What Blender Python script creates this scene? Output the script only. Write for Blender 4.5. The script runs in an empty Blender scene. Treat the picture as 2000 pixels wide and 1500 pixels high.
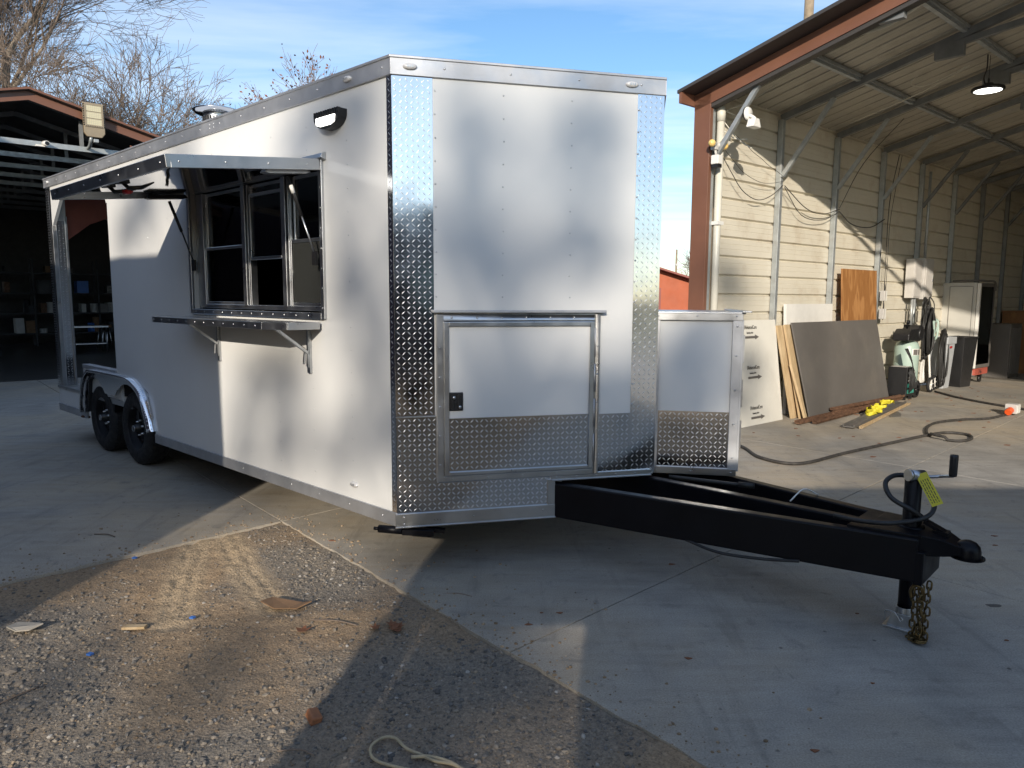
import bpy, bmesh, math, random
import numpy as np
from mathutils import Vector, Matrix, noise
from mathutils.geometry import tessellate_polygon
R = math.radians
PI = math.pi
rng = random.Random(7)
S = bpy.context.scene
COL = S.collection

# ------------------------------------------------------------------ camera, sky, sun, exposure
cam_d = bpy.data.cameras.new("camera"); cam = bpy.data.objects.new("camera", cam_d); COL.objects.link(cam)
cam_d.sensor_width = 36.0; cam_d.lens = 25.538; cam_d.clip_start = 0.05; cam_d.clip_end = 3000
_p, _r = 0.118992, 0.005261
_F = Vector((0, math.cos(_p), -math.sin(_p))); _X = Vector((1, 0, 0)); _U = _X.cross(_F)
_R2 = math.cos(_r)*_X + math.sin(_r)*_U; _U2 = -math.sin(_r)*_X + math.cos(_r)*_U
M = Matrix((_R2, _U2, -_F)).transposed().to_4x4(); M.translation = (0, 0, 1.53)
cam.matrix_world = M
S.camera = cam

SUN_AZ, SUN_EL = 188.0, 20.0           # bearing from +Y clockwise, elevation
world = bpy.data.worlds.new("World"); S.world = world; world.use_nodes = True
wn_ = world.node_tree; wn_.nodes.clear()
def wnode(t, **k):
    n = wn_.nodes.new(t)
    for a, b in k.items(): setattr(n, a, b)
    return n
sky = wnode('ShaderNodeTexSky', sky_type='NISHITA', sun_disc=False)
sky.sun_elevation = R(SUN_EL); sky.sun_rotation = R(SUN_AZ)
sky.air_density = 1.0; sky.dust_density = 0.4; sky.ozone_density = 2.2; sky.altitude = 100
tc = wnode('ShaderNodeTexCoord')
sep = wnode('ShaderNodeSeparateXYZ'); wn_.links.new(tc.outputs['Generated'], sep.inputs[0])
mz = wnode('ShaderNodeMath', operation='MAXIMUM'); mz.inputs[1].default_value = 0.06; wn_.links.new(sep.outputs['Z'], mz.inputs[0])
dx = wnode('ShaderNodeMath', operation='DIVIDE'); wn_.links.new(sep.outputs['X'], dx.inputs[0]); wn_.links.new(mz.outputs[0], dx.inputs[1])
dy = wnode('ShaderNodeMath', operation='DIVIDE'); wn_.links.new(sep.outputs['Y'], dy.inputs[0]); wn_.links.new(mz.outputs[0], dy.inputs[1])
cmb = wnode('ShaderNodeCombineXYZ'); wn_.links.new(dx.outputs[0], cmb.inputs[0]); wn_.links.new(dy.outputs[0], cmb.inputs[1])
mp = wnode('ShaderNodeMapping'); mp.inputs['Scale'].default_value = (0.30, 0.75, 1); mp.inputs['Rotation'].default_value = (0, 0, R(12)); mp.inputs['Location'].default_value = (0.3, 1.4, 0)
wn_.links.new(cmb.outputs[0], mp.inputs[0])
n1 = wnode('ShaderNodeTexNoise'); n1.inputs['Scale'].default_value = 1.5; n1.inputs['Detail'].default_value = 7; n1.inputs['Roughness'].default_value = .55; n1.inputs['Distortion'].default_value = .5
wn_.links.new(mp.outputs[0], n1.inputs['Vector'])
cr = wnode('ShaderNodeValToRGB'); cr.color_ramp.elements[0].position = .36; cr.color_ramp.elements[0].color = (0, 0, 0, 1); cr.color_ramp.elements[1].position = .80; cr.color_ramp.elements[1].color = (.62, .62, .62, 1)
wn_.links.new(n1.outputs['Fac'], cr.inputs[0])
mixc = wnode('ShaderNodeMix', data_type='RGBA'); mixc.inputs['B'].default_value = (6.2, 6.6, 7.3, 1)
wn_.links.new(cr.outputs['Color'], mixc.inputs['Factor']); wn_.links.new(sky.outputs[0], mixc.inputs['A'])
hsv = wnode('ShaderNodeHueSaturation'); hsv.inputs['Saturation'].default_value = 1.14; hsv.inputs['Value'].default_value = .96; wn_.links.new(mixc.outputs['Result'], hsv.inputs['Color'])
bg = wnode('ShaderNodeBackground'); bg.inputs['Strength'].default_value = 0.108
wo = wnode('ShaderNodeOutputWorld'); wn_.links.new(hsv.outputs['Color'], bg.inputs['Color']); wn_.links.new(bg.outputs[0], wo.inputs[0])

sun_d = bpy.data.lights.new("sun", 'SUN'); sun_d.energy = 2.9; sun_d.angle = R(0.53); sun_d.color = (1.0, 0.895, 0.755)
sun = bpy.data.objects.new("sun", sun_d); COL.objects.link(sun)
_to = Vector((math.sin(R(SUN_AZ))*math.cos(R(SUN_EL)), math.cos(R(SUN_AZ))*math.cos(R(SUN_EL)), math.sin(R(SUN_EL))))
sun.rotation_euler = _to.to_track_quat('Z', 'Y').to_euler()
S.view_settings.view_transform = 'Standard'; S.view_settings.look = 'None'
S.view_settings.exposure = 0.88; S.view_settings.gamma = 1.0; S.view_settings.use_curve_mapping = False
S.cycles.max_bounces = 8; S.cycles.diffuse_bounces = 4; S.cycles.glossy_bounces = 5; S.cycles.transparent_max_bounces = 12
S.cycles.sample_clamp_indirect = 6.0; S.cycles.caustics_reflective = False; S.cycles.caustics_refractive = False
try: S.cycles.use_denoising = True
except Exception: pass

# ------------------------------------------------------------------ helpers
def link(o): COL.objects.link(o); return o
def tag(o, label=None, cat=None, group=None, kind=None):
    if label: o['label'] = label
    if cat: o['category'] = cat
    if group: o['group'] = group
    if kind: o['kind'] = kind
    return o
def thing(name, label=None, cat=None, loc=(0, 0, 0), rotz=0.0, group=None, kind=None):
    o = bpy.data.objects.new(name, None); o.empty_display_size = .1
    o.location = loc; o.rotation_euler = (0, 0, rotz); link(o)
    return tag(o, label, cat, group, kind)

class MB:
    """collects shapes in one mesh; fr is the frame the shapes are given in"""
    def __init__(s, fr=None): s.v = []; s.f = []; s.sm = []; s.fr = fr
    def add(s, vs, fs, smooth=False):
        n = len(s.v)
        if s.fr is not None: vs = [tuple(s.fr @ Vector(p)) for p in vs]
        s.v.extend(vs); s.f.extend([tuple(i+n for i in f) for f in fs]); s.sm.extend([smooth]*len(fs)); return s
    def box(s, x0, x1, y0, y1, z0, z1):
        return s.add([(x0,y0,z0),(x1,y0,z0),(x1,y1,z0),(x0,y1,z0),(x0,y0,z1),(x1,y0,z1),(x1,y1,z1),(x0,y1,z1)],
              [(0,3,2,1),(4,5,6,7),(0,1,5,4),(1,2,6,5),(2,3,7,6),(3,0,4,7)])
    def bar(s, a, b, w, h, up=(0, 0, 1)):
        a = Vector(a); b = Vector(b); d = (b-a).normalized(); up = Vector(up)
        if abs(d.dot(up)) > .99: up = Vector((1, 0, 0))
        x = d.cross(up).normalized()*w/2; y = x.cross(d).normalized()*h/2
        vs = [tuple(p) for q in (a, b) for p in (q-x-y, q+x-y, q+x+y, q-x+y)]
        return s.add(vs, [(0,3,2,1),(4,5,6,7),(0,1,5,4),(1,2,6,5),(2,3,7,6),(3,0,4,7)])
    def prism(s, poly, holes=(), y0=0, y1=.02, axes='xz'):
        loops = [list(poly)] + [list(h) for h in holes]
        flat = [p for l in loops for p in l]; n = len(flat)
        tri = tessellate_polygon([[Vector((p[0], p[1], 0)) for p in l] for l in loops])
        def P(p, d):
            return {'xz': (p[0], d, p[1]), 'xy': (p[0], p[1], d), 'yz': (d, p[0], p[1])}[axes]
        vs = [P(p, y0) for p in flat]+[P(p, y1) for p in flat]; fs = []
        for t in tri: fs.append(tuple(t)); fs.append(tuple(i+n for i in reversed(t)))
        o = 0
        for l in loops:
            k = len(l)
            for i in range(k): fs.append((o+i, o+(i+1) % k, o+(i+1) % k+n, o+i+n))
            o += k
        return s.add(vs, fs)
    def tube(s, pts, r, n=8, cap=True, smooth=True):
        pts = [Vector(p) for p in pts]; k = len(pts)
        rs = r if isinstance(r, (list, tuple)) else [r]*k
        vs = []; prev = None
        for i, p in enumerate(pts):
            d = (pts[min(i+1, k-1)]-pts[max(i-1, 0)]).normalized()
            if prev is None:
                a = Vector((0, 0, 1)) if abs(d.z) < .9 else Vector((1, 0, 0)); x = d.cross(a).normalized()
            else: x = (prev - d*prev.dot(d)).normalized()
            prev = x; y = d.cross(x)
            for j in range(n):
                t = 2*PI*j/n; vs.append(tuple(p+(x*math.cos(t)+y*math.sin(t))*rs[i]))
        fs = [(i*n+j, i*n+(j+1) % n, (i+1)*n+(j+1) % n, (i+1)*n+j) for i in range(k-1) for j in range(n)]
        s.add(vs, fs, smooth)
        if cap: s.add(vs[:n], [tuple(reversed(range(n)))]); s.add(vs[-n:], [tuple(range(n))])
        return s
    def lathe(s, prof, c=(0, 0, 0), axis='z', n=24, smooth=True, a0=0, a1=2*PI):
        full = abs(a1-a0-2*PI) < 1e-6; m = n if full else n+1; vs = []
        for r_, h in prof:
            for j in range(m):
                t = a0+(a1-a0)*j/n; u, w = r_*math.cos(t), r_*math.sin(t)
                p = {'z': (u, w, h), 'y': (u, h, w), 'x': (h, u, w)}[axis]
                vs.append((p[0]+c[0], p[1]+c[1], p[2]+c[2]))
        fs = [(i*m+j, i*m+(j+1) % m, (i+1)*m+(j+1) % m, (i+1)*m+j) for i in range(len(prof)-1) for j in range(n)]
        return s.add(vs, fs, smooth)
    def dome(s, c, r, nrm=(0, -1, 0), h=.5, n=6):
        nrm = Vector(nrm).normalized(); a = Vector((0, 0, 1)) if abs(nrm.z) < .9 else Vector((1, 0, 0)); x = nrm.cross(a).normalized(); y = nrm.cross(x); c = Vector(c)
        vs = []
        for q, (rr, hh) in enumerate(((1, 0), (.75, .7))):
            for j in range(n): t = 2*PI*j/n; vs.append(tuple(c+(x*math.cos(t)+y*math.sin(t))*r*rr+nrm*r*h*hh))
        vs.append(tuple(c+nrm*r*h))
        fs = [(j, (j+1) % n, n+(j+1) % n, n+j) for j in range(n)]+[(n+j, n+(j+1) % n, 2*n) for j in range(n)]
        return s.add(vs, fs, True)
    def quad(s, a, b, c, d): return s.add([a, b, c, d], [(0, 1, 2, 3)])

def build(name, mb, mat, parent=None, bevel=0, fix=True, **tg):
    me = bpy.data.meshes.new(name); me.from_pydata(mb.v, [], mb.f); me.polygons.foreach_set('use_smooth', mb.sm)
    if fix:
        bm = bmesh.new(); bm.from_mesh(me)
        bmesh.ops.remove_doubles(bm, verts=bm.verts, dist=1e-5) if len(bm.verts) < 4000 else None
        bmesh.ops.recalc_face_normals(bm, faces=bm.faces); bm.to_mesh(me); bm.free()
    me.materials.append(mat)
    o = link(bpy.data.objects.new(name, me)); o.parent = parent
    if bevel:
        m = o.modifiers.new('bevel', 'BEVEL'); m.width = bevel; m.segments = 2; m.limit_method = 'ANGLE'; m.angle_limit = R(40)
        me.polygons.foreach_set('use_smooth', [True]*len(me.polygons))
        m.harden_normals = True
    return tag(o, **tg)
def share(o, parent, loc=None, mat4=None, name=None):
    c = o.copy(); link(c); c.parent = parent
    if loc is not None: c.location = loc
    if mat4 is not None: c.matrix_local = mat4
    return c
def copy_tree(o, parent=None):
    c = o.copy(); link(c); c.parent = parent
    for ch in list(o.children): copy_tree(ch, c)
    return c
def spline(pts, k=8):
    P = [Vector(p) for p in pts]; P = [2*P[0]-P[1]]+P+[2*P[-1]-P[-2]]; out = []
    for i in range(1, len(P)-2):
        a, b, c, d = P[i-1:i+3]
        for j in range(k):
            t = j/k; out.append(.5*((2*b)+(c-a)*t+(2*a-5*b+4*c-d)*t*t+(3*b-a-3*c+d)*t**3))
    out.append(P[-2]); return out
def text_obj(name, body, size, mat4, mat, parent=None, align='LEFT', sx=1.0):
    cu = bpy.data.curves.new(name, 'FONT'); cu.body = body; cu.size = size; cu.align_x = align; cu.extrude = .0006; cu.resolution_u = 2
    t = bpy.data.objects.new(name+'_tmp', cu); link(t); dg = bpy.context.evaluated_depsgraph_get()
    me = bpy.data.meshes.new_from_object(t.evaluated_get(dg)); me.materials.clear(); me.materials.append(mat)
    bpy.data.objects.remove(t)
    o = link(bpy.data.objects.new(name, me)); o.parent = parent
    o.matrix_local = mat4 @ Matrix.Diagonal((sx, 1, 1, 1)); return o

# ------------------------------------------------------------------ materials
MATS = {}
class NT:
    def __init__(s, name):
        s.m = bpy.data.materials.new(name); s.m.use_nodes = True; s.t = s.m.node_tree; s.b = s.t.nodes['Principled BSDF']
        s.co = s.t.nodes.new('ShaderNodeTexCoord').outputs['Object']
    def n(s, typ, **k):
        q = s.t.nodes.new(typ)
        for a, b in k.items(): setattr(q, a, b)
        return q
    def l(s, a, b): s.t.links.new(a, b)
    def noise(s, scale, detail=3, rough=.55, dist=0, vec=None, stretch=None):
        q = s.n('ShaderNodeTexNoise'); q.inputs['Scale'].default_value = scale; q.inputs['Detail'].default_value = detail; q.inputs['Roughness'].default_value = rough; q.inputs['Distortion'].default_value = dist
        v = vec or s.co
        if stretch:
            mpn = s.n('ShaderNodeMapping'); mpn.inputs['Scale'].default_value = stretch; s.l(v, mpn.inputs[0]); v = mpn.outputs[0]
        s.l(v, q.inputs['Vector']); return q.outputs['Fac']
    def ramp(s, fac, *st):
        q = s.n('ShaderNodeValToRGB'); e = q.color_ramp.elements
        while len(e) < len(st): e.new(.5)
        for i, (p, c) in enumerate(st):
            e[i].position = p; e[i].color = (*c, 1) if isinstance(c, tuple) else (c, c, c, 1)
        s.l(fac, q.inputs[0]); return q.outputs['Color']
    def mix(s, fac, a, b, mode='MIX'):
        q = s.n('ShaderNodeMix', data_type='RGBA', blend_type=mode)
        for nm, x in (('Factor', fac), ('A', a), ('B', b)):
            if isinstance(x, (int, float)): q.inputs[nm].default_value = x
            elif isinstance(x, tuple): q.inputs[nm].default_value = (*x, 1)
            else: s.l(x, q.inputs[nm])
        return q.outputs['Result']
    def bump(s, h, strength=.2, dist=.01, prev=None):
        q = s.n('ShaderNodeBump'); q.inputs['Strength'].default_value = strength; q.inputs['Distance'].default_value = dist; s.l(h, q.inputs['Height'])
        if prev is not None: s.l(prev, q.inputs['Normal'])
        s.l(q.outputs[0], s.b.inputs['Normal']); return q.outputs[0]
    def set(s, **k):
        for a, b in k.items():
            a = a.replace('_', ' ').title() if a not in ('IOR',) else a
            if isinstance(b, tuple): s.b.inputs[a].default_value = (*b, 1)
            elif isinstance(b, (int, float)): s.b.inputs[a].default_value = b
            else: s.l(b, s.b.inputs[a])
def simple(name, col, rough=.5, metal=0, var=.12, scale=6, bump=0, bscale=60, wav=0, wscale=1.5, dirt=None, coat=0, rvar=.25, spec=None):
    if name in MATS: return MATS[name]
    t = NT(name); dark = tuple(c*(1-var) for c in col); lite = tuple(min(1, c*(1+var*.6)) for c in col)
    f = t.noise(scale, 5, .6)
    c = t.ramp(f, (.3, dark), (.7, lite))
    if dirt: c = t.mix(t.ramp(t.noise(2.3, 6, .7), (.52, 0.0), (.72, dirt[1])), c, dirt[0])
    t.set(base_color=c, metallic=metal)
    if spec is not None: t.b.inputs['Specular IOR Level'].default_value = spec
    t.set(roughness=t.ramp(t.noise(scale*1.7, 4, .6), (.3, max(.02, rough*(1-rvar))), (.7, min(1, rough*(1+rvar)))))
    if coat: t.set(coat_weight=coat, coat_roughness=.08)
    nb = None
    if wav: nb = t.bump(t.noise(wscale, 1, .4), wav, .05)
    if bump: t.bump(t.noise(bscale, 3, .6), bump, .004, nb)
    MATS[name] = t.m; return t.m
m_white = simple('white_painted_aluminium', (.72, .725, .715), .16, 0, .03, 1.5, wav=.09, wscale=1.0, rvar=.15)
m_alu = simple('mill_aluminium_trim', (.55, .56, .57), .34, 1, .12, 5, bump=.03, bscale=90, wav=.02, wscale=3)
m_aludk = simple('weathered_aluminium_band', (.52, .53, .55), .48, .75, .16, 4, bump=.05, bscale=60)
m_diam = simple('polished_tread_plate', (.80, .81, .83), .13, 1, .05, 3, wav=.10, wscale=2.2, rvar=.4)
m_lug = simple('worn_tread_bar', (.74, .75, .77), .40, 1, .08, 30)
m_mirror = simple('hatch_underside_sheet', (.74, .75, .76), .05, 1, .03, 2, wav=.10, wscale=1.6)
m_steel = simple('zinc_plated_steel', (.52, .54, .56), .35, 1, .15, 20)
m_black = simple('black_frame_paint', (.004, .004, .006), .42, 0, .3, 4, bump=.03, bscale=120, spec=.22)
m_blackp = simple('black_plastic', (.015, .015, .016), .42, 0, .2, 8)
m_rubber = simple('tyre_rubber', (.016, .016, .017), .75, 0, .25, 12, bump=.15, bscale=150)
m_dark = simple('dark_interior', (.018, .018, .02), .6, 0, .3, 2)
m_lens = simple('clear_lens', (.62, .62, .62), .12, 0, .1, 40)
m_red = simple('red_plastic', (.45, .02, .02), .35, 0)
m_yel = simple('yellow_tag', (.60, .52, .03), .6, 0, .06, 10)
m_ink = simple('dark_ink', (.02, .02, .02), .6, 0)
m_chain = simple('gold_zinc_chain', (.17, .125, .06), .42, 1, .3, 30)
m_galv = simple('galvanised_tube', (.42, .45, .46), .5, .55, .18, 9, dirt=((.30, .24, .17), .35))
m_galvshade = simple('shaded_galvanised_steel', (.20, .21, .215), .6, .3, .25, 5)  # darker copy of the galvanised tube: barn shade put into the colour
m_brown = simple('brown_trim_steel', (.175, .08, .05), .42, 0, .1, 3)
m_barnwall = simple('ivory_ribbed_steel', (.64, .60, .50), .42, 0, .07, 1.4, bump=.02, bscale=40, dirt=((.38, .29, .19), .45))
m_roofin = simple('roof_sheet_underside', (.46, .43, .36), .55, 0, .15, 1.2, dirt=((.2, .17, .13), .5))
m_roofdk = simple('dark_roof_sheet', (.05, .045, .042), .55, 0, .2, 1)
m_redbarn = simple('red_siding', (.40, .10, .04), .6, 0, .12, 3, bump=.05, bscale=15)
m_redroof = simple('red_metal_roof', (.24, .075, .06), .5, 0, .1, 3)
m_pvc = simple('white_pvc', (.60, .58, .50), .4, 0, .08, 6)
m_bulb = simple('yellow_bulb_glass', (.75, .52, .18), .2, 0, .1, 8)
m_grey = simple('grey_box_paint', (.52, .50, .47), .5, 0, .1, 8, dirt=((.35, .3, .25), .3))
m_greysheet = simple('dark_grey_panel', (.135, .125, .115), .45, 0, .10, 1.5, dirt=((.2, .18, .15), .4))
m_board = simple('off_white_board', (.70, .68, .61), .6, 0, .05, 1.2, dirt=((.5, .46, .4), .3))
m_rust = simple('rusty_steel', (.16, .085, .05), .8, .2, .5, 14, bump=.2, bscale=70)
m_mint = simple('pale_green_enamel', (.36, .47, .41), .38, 0, .06, 4)
m_hose = simple('black_hose_rubber', (.02, .02, .02), .55, 0, .3, 12)
m_cable = simple('dusty_cable', (.05, .045, .04), .7, 0, .6, 18)
m_whitepl = simple('white_plastic', (.74, .73, .69), .4, 0, .06, 9)
m_binGrey = simple('light_grey_plastic', (.42, .44, .46), .5, 0, .06, 6)
m_binBlk = simple('black_bin_plastic', (.022, .022, .023), .38, 0, .2, 5)
m_fridge = simple('pale_grey_enamel', (.52, .51, .47), .35, 0, .05, 2, dirt=((.35, .3, .24), .35))
m_cardb = simple('brown_cardboard', (.22, .13, .07), .85, 0, .2, 9, bump=.1, bscale=30)
m_orange = simple('orange_plastic', (.72, .10, .02), .4, 0)
m_blue = simple('blue_scrap', (.05, .16, .5), .5, 0)
m_brick = simple('brick_rubble', (.36, .15, .07), .9, 0, .3, 20, bump=.3, bscale=60)
m_cord = simple('tan_cord', (.45, .37, .24), .8, 0, .2, 30)
m_pole = simple('weathered_pole_wood', (.28, .22, .15), .85, 0, .3, 6, bump=.3, bscale=25)
m_navy = simple('charcoal_trailer_paint', (.030, .034, .045), .3, 0, .2, 2)
m_shed = simple('dull_red_shed_wall', (.055, .035, .045), .6, 0, .15, 2)
m_leafb = simple('dry_brown_leaf', (.21, .085, .04), .8, 0, .45, 7)
m_leafd = simple('evergreen_leaf', (.045, .06, .03), .7, 0, .4, 3)
m_flood = simple('bronze_lamp_casting', (.35, .28, .19), .45, .3, .1, 8)

def emis(name, col, st):
    t = NT(name); t.set(base_color=(.8, .8, .78)); t.b.inputs['Emission Color'].default_value = (*col, 1); t.b.inputs['Emission Strength'].default_value = st; return t.m
m_led = emis('lit_lamp_lens', (1, .97, .9), 3.2)
m_ledwarm = emis('lit_high_bay_lens', (1, .97, .88), 3.5)
def m_ledpanel_():
    t = NT('led_chip_panel'); vo = t.n('ShaderNodeTexVoronoi'); vo.inputs['Scale'].default_value = 34; vo.inputs['Randomness'].default_value = 0; t.l(t.co, vo.inputs['Vector'])
    t.set(base_color=t.ramp(vo.outputs['Distance'], (.25, (.66, .60, .36)), (.6, (.50, .46, .34))), roughness=.3); return t.m
m_ledpanel = m_ledpanel_()
def glass_(name, tint, refl=.9):
    t = NT(name); tr = t.n('ShaderNodeBsdfTransparent'); tr.inputs[0].default_value = (*tint, 1); gl = t.n('ShaderNodeBsdfGlossy'); gl.inputs['Roughness'].default_value = .02
    fr = t.n('ShaderNodeFresnel'); fr.inputs['IOR'].default_value = 1.5; mx = t.n('ShaderNodeMixShader')
    t.l(fr.outputs[0], mx.inputs[0]); t.l(tr.outputs[0], mx.inputs[1]); t.l(gl.outputs[0], mx.inputs[2])
    t.l(mx.outputs[0], t.t.nodes['Material Output'].inputs[0]); return t.m
m_glass = glass_('window_glass', (.75, .78, .78))
m_screen = glass_('screened_glass', (.38, .40, .40))
_t = m_screen.node_tree; _d = _t.nodes.new('ShaderNodeBsdfDiffuse'); _d.inputs[0].default_value = (.055, .058, .056, 1); _m = _t.nodes.new('ShaderNodeMixShader'); _m.inputs[0].default_value = .5
_o = _t.nodes['Material Output']; _src = _o.inputs[0].links[0].from_socket; _t.links.new(_src, _m.inputs[1]); _t.links.new(_d.outputs[0], _m.inputs[2]); _t.links.new(_m.outputs[0], _o.inputs[0])
m_doorglass = glass_('dark_door_glass', (.05, .05, .05))

def wood_(name, a, b, scale=7):
    t = NT(name); d = t.noise(2.2, 3, .5, 0, stretch=(1.6, 1, .35))
    mm = t.n('ShaderNodeMath', operation='MULTIPLY'); mm.inputs[1].default_value = scale*6; t.l(d, mm.inputs[0])
    sn = t.n('ShaderNodeMath', operation='SINE'); t.l(mm.outputs[0], sn.inputs[0])
    fib = t.noise(60, 4, .7, 0, stretch=(1, 1, .06))
    c = t.ramp(sn.outputs[0], (.05, a), (.95, b)); c = t.mix(.4, c, t.ramp(fib, (.3, tuple(x*.6 for x in a)), (.7, b)))
    t.set(base_color=c, roughness=.6); t.bump(fib, .1, .003); return t.m
m_ply = wood_('stained_plywood', (.28, .12, .035), (.46, .23, .085))
m_lumber = wood_('pale_lumber', (.46, .33, .18), (.60, .46, .28), 4)
m_cabinet = wood_('orange_brown_cabinet_wood', (.20, .09, .03), (.30, .15, .05), 4)

def concrete_(name, base, dusty=.5):
    t = NT(name); g = t.n('ShaderNodeNewGeometry').outputs['Position']
    big = t.noise(.55, 5, .6, .4, vec=g); mid = t.noise(2.6, 6, .65, .3, vec=g); fine = t.noise(140, 3, .6, vec=g); st = t.noise(9, 6, .7, .6, vec=g)
    br = t.noise(7, 4, .6, .2, vec=g, stretch=(.35, 2.2, 1))
    c = t.ramp(mid, (.28, tuple(x*.68 for x in base)), (.72, tuple(x*1.18 for x in base)))
    c = t.mix(t.ramp(big, (.40, 0.0), (.66, dusty)), c, (.45, .36, .24))
    c = t.mix(t.ramp(st, (.56, 0.0), (.70, .7)), c, tuple(x*.55 for x in base))
    c = t.mix(t.ramp(br, (.35, .28), (.65, 0.0)), c, tuple(x*1.5 for x in base))
    c = t.mix(.30, c, t.ramp(fine, (.3, .1), (.7, .9)), 'OVERLAY')
    vo = t.n('ShaderNodeTexVoronoi'); vo.inputs['Scale'].default_value = 5.5; t.l(g, vo.inputs['Vector'])
    c = t.mix(t.ramp(vo.outputs['Distance'], (.03, .7), (.06, 0.0)), c, (.05, .045, .04))
    tyre = t.noise(1.6, 5, .7, .5, vec=g, stretch=(.25, .25, 1)); tm = t.noise(3.2, 4, .65, .2, vec=g, stretch=(2.6, .30, 1))
    c = t.mix(t.ramp(tm, (.56, 0.0), (.72, .38)), c, tuple(x*.45 for x in base)); c = t.mix(t.ramp(tyre, (.5, 0.0), (.66, .30)), c, tuple(x*.5 for x in base))
    wv = t.n('ShaderNodeTexVoronoi', feature='DISTANCE_TO_EDGE'); wv.inputs['Scale'].default_value = .20
    dn = t.n('ShaderNodeMix', data_type='VECTOR'); dn.inputs['Factor'].default_value = .10; t.l(g, dn.inputs['A']); nz = t.n('ShaderNodeTexNoise'); nz.inputs['Scale'].default_value = 2.2; nz.inputs['Detail'].default_value = 6; t.l(g, nz.inputs['Vector'])
    sc_ = t.n('ShaderNodeVectorMath', operation='SCALE'); sc_.inputs['Scale'].default_value = 9.0; t.l(nz.outputs['Color'], sc_.inputs[0]); t.l(sc_.outputs[0], dn.inputs['B']); t.l(dn.outputs['Result'], wv.inputs['Vector'])
    crk = t.mix(t.ramp(t.noise(.9, 2, .5, vec=g), (.52, 0.0), (.58, 1.0)), 0.0, t.ramp(wv.outputs['Distance'], (.0012, .75), (.0030, 0.0))) if False else t.ramp(wv.outputs['Distance'], (.0004, .0), (.0018, 0.0))
    c = t.mix(crk, c, (.05, .045, .04))
    t.set(base_color=c, roughness=t.ramp(mid, (.3, .7), (.7, .92)))
    b1 = t.bump(mid, .12, .02); t.bump(fine, .22, .003, b1); return t.m
m_conc = concrete_('yard_concrete', (.315, .295, .26), .75)
m_concdk = concrete_('dark_barn_concrete', (.06, .058, .055), .1); m_concdk.node_tree.nodes['Principled BSDF'].inputs['Roughness'].default_value = .35  # darker, smoother base than the yard concrete
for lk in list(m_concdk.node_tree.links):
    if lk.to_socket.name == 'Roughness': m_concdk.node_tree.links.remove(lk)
def gravelbase_():
    t = NT('gravelly_dirt'); g = t.n('ShaderNodeNewGeometry').outputs['Position']
    a = t.noise(1.3, 5, .6, .3, vec=g); f = t.noise(55, 5, .75, vec=g); f2 = t.noise(190, 2, .6, vec=g)
    vo = t.n('ShaderNodeTexVoronoi'); vo.inputs['Scale'].default_value = 90; t.l(g, vo.inputs['Vector'])
    c = t.ramp(a, (.35, (.33, .245, .155)), (.52, (.28, .22, .155)), (.66, (.23, .205, .18)))
    ga = t.n('ShaderNodeAttribute', attribute_name='gravel_mix').outputs['Fac']; ta = t.n('ShaderNodeAttribute', attribute_name='tread_dust').outputs['Fac']
    c = t.mix(ga, t.ramp(a, (.35, (.34, .235, .14)), (.65, (.265, .195, .125))), t.ramp(a, (.35, (.20, .17, .135)), (.65, (.225, .195, .155))))
    c = t.mix(t.ramp(ta, (0.0, 0.0), (.8, .75)), c, (.42, .32, .205))
    c = t.mix(.6, c, t.ramp(f, (.28, .12), (.72, .85)), 'OVERLAY'); c = t.mix(.30, c, t.ramp(vo.outputs['Distance'], (.1, .3), (.6, .75)), 'OVERLAY')
    t.set(base_color=c, roughness=.95)
    b = t.bump(f, .6, .012); b = t.bump(vo.outputs['Distance'], .5, .006, b); t.bump(f2, .4, .004, b); return t.m
m_dirt = gravelbase_()
def stones_(name, *st):
    t = NT(name); g = t.n('ShaderNodeNewGeometry'); c = t.ramp(g.outputs['Random Per Island'], *st)
    c = t.mix(.25, c, t.ramp(t.noise(60, 3), (.3, .2), (.7, .8)), 'OVERLAY'); t.set(base_color=c, roughness=.85); return t.m
m_stone = stones_('mixed_gravel_stone', (0, (.09, .084, .078)), (.35, (.155, .143, .128)), (.7, (.215, .18, .14)), (.93, (.27, .235, .19)), (1, (.37, .35, .32)))
m_stonet = stones_('tan_gravel_stone', (0, (.17, .12, .075)), (.5, (.26, .19, .12)), (1, (.35, .275, .19)))
def bark_(name, a, b):
    t = NT(name); t.set(base_color=t.ramp(t.noise(3, 5, .7), (.3, a), (.7, b)), roughness=.9); t.bump(t.noise(25, 4, .7), .3, .02); return t.m
m_bark = bark_('grey_brown_bark', (.12, .10, .08), (.30, .255, .20)); m_twig = bark_('thin_twig_bark', (.14, .105, .08), (.26, .20, .155))

# ------------------------------------------------------------------ frames
O = Vector((-.62059, 3.84172, 0)); ROT = R(-42.9269)
FW = Vector((math.cos(ROT), math.sin(ROT), 0)); LF = Vector((-FW.y, FW.x, 0))
BW = R(49.1448)
WD = Vector((math.sin(BW), math.cos(BW), 0)); BROT = math.atan2(WD.y, WD.x); INW = Vector((WD.y, -WD.x, 0))   # along the barn wall, into the barn
W0 = Vector((2.46176, 8.66791, 0))
def BP(X, t, z=0): return W0 + WD*X + INW*t + Vector((0, 0, z))     # right barn frame -> world

# ================================================================== GROUND
gm = MB(); gm.quad((-900, -700, -.075), (900, -700, -.075), (900, 1500, -.075), (-900, 1500, -.075))
def field_():
    t = NT('dry_field'); g = t.n('ShaderNodeNewGeometry').outputs['Position']
    t.set(base_color=t.ramp(t.noise(.15, 6, .6, vec=g), (.35, (.10, .085, .05)), (.65, (.075, .08, .035))), roughness=.95); return t.m
build('ground', gm, field_(), kind='structure')

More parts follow.
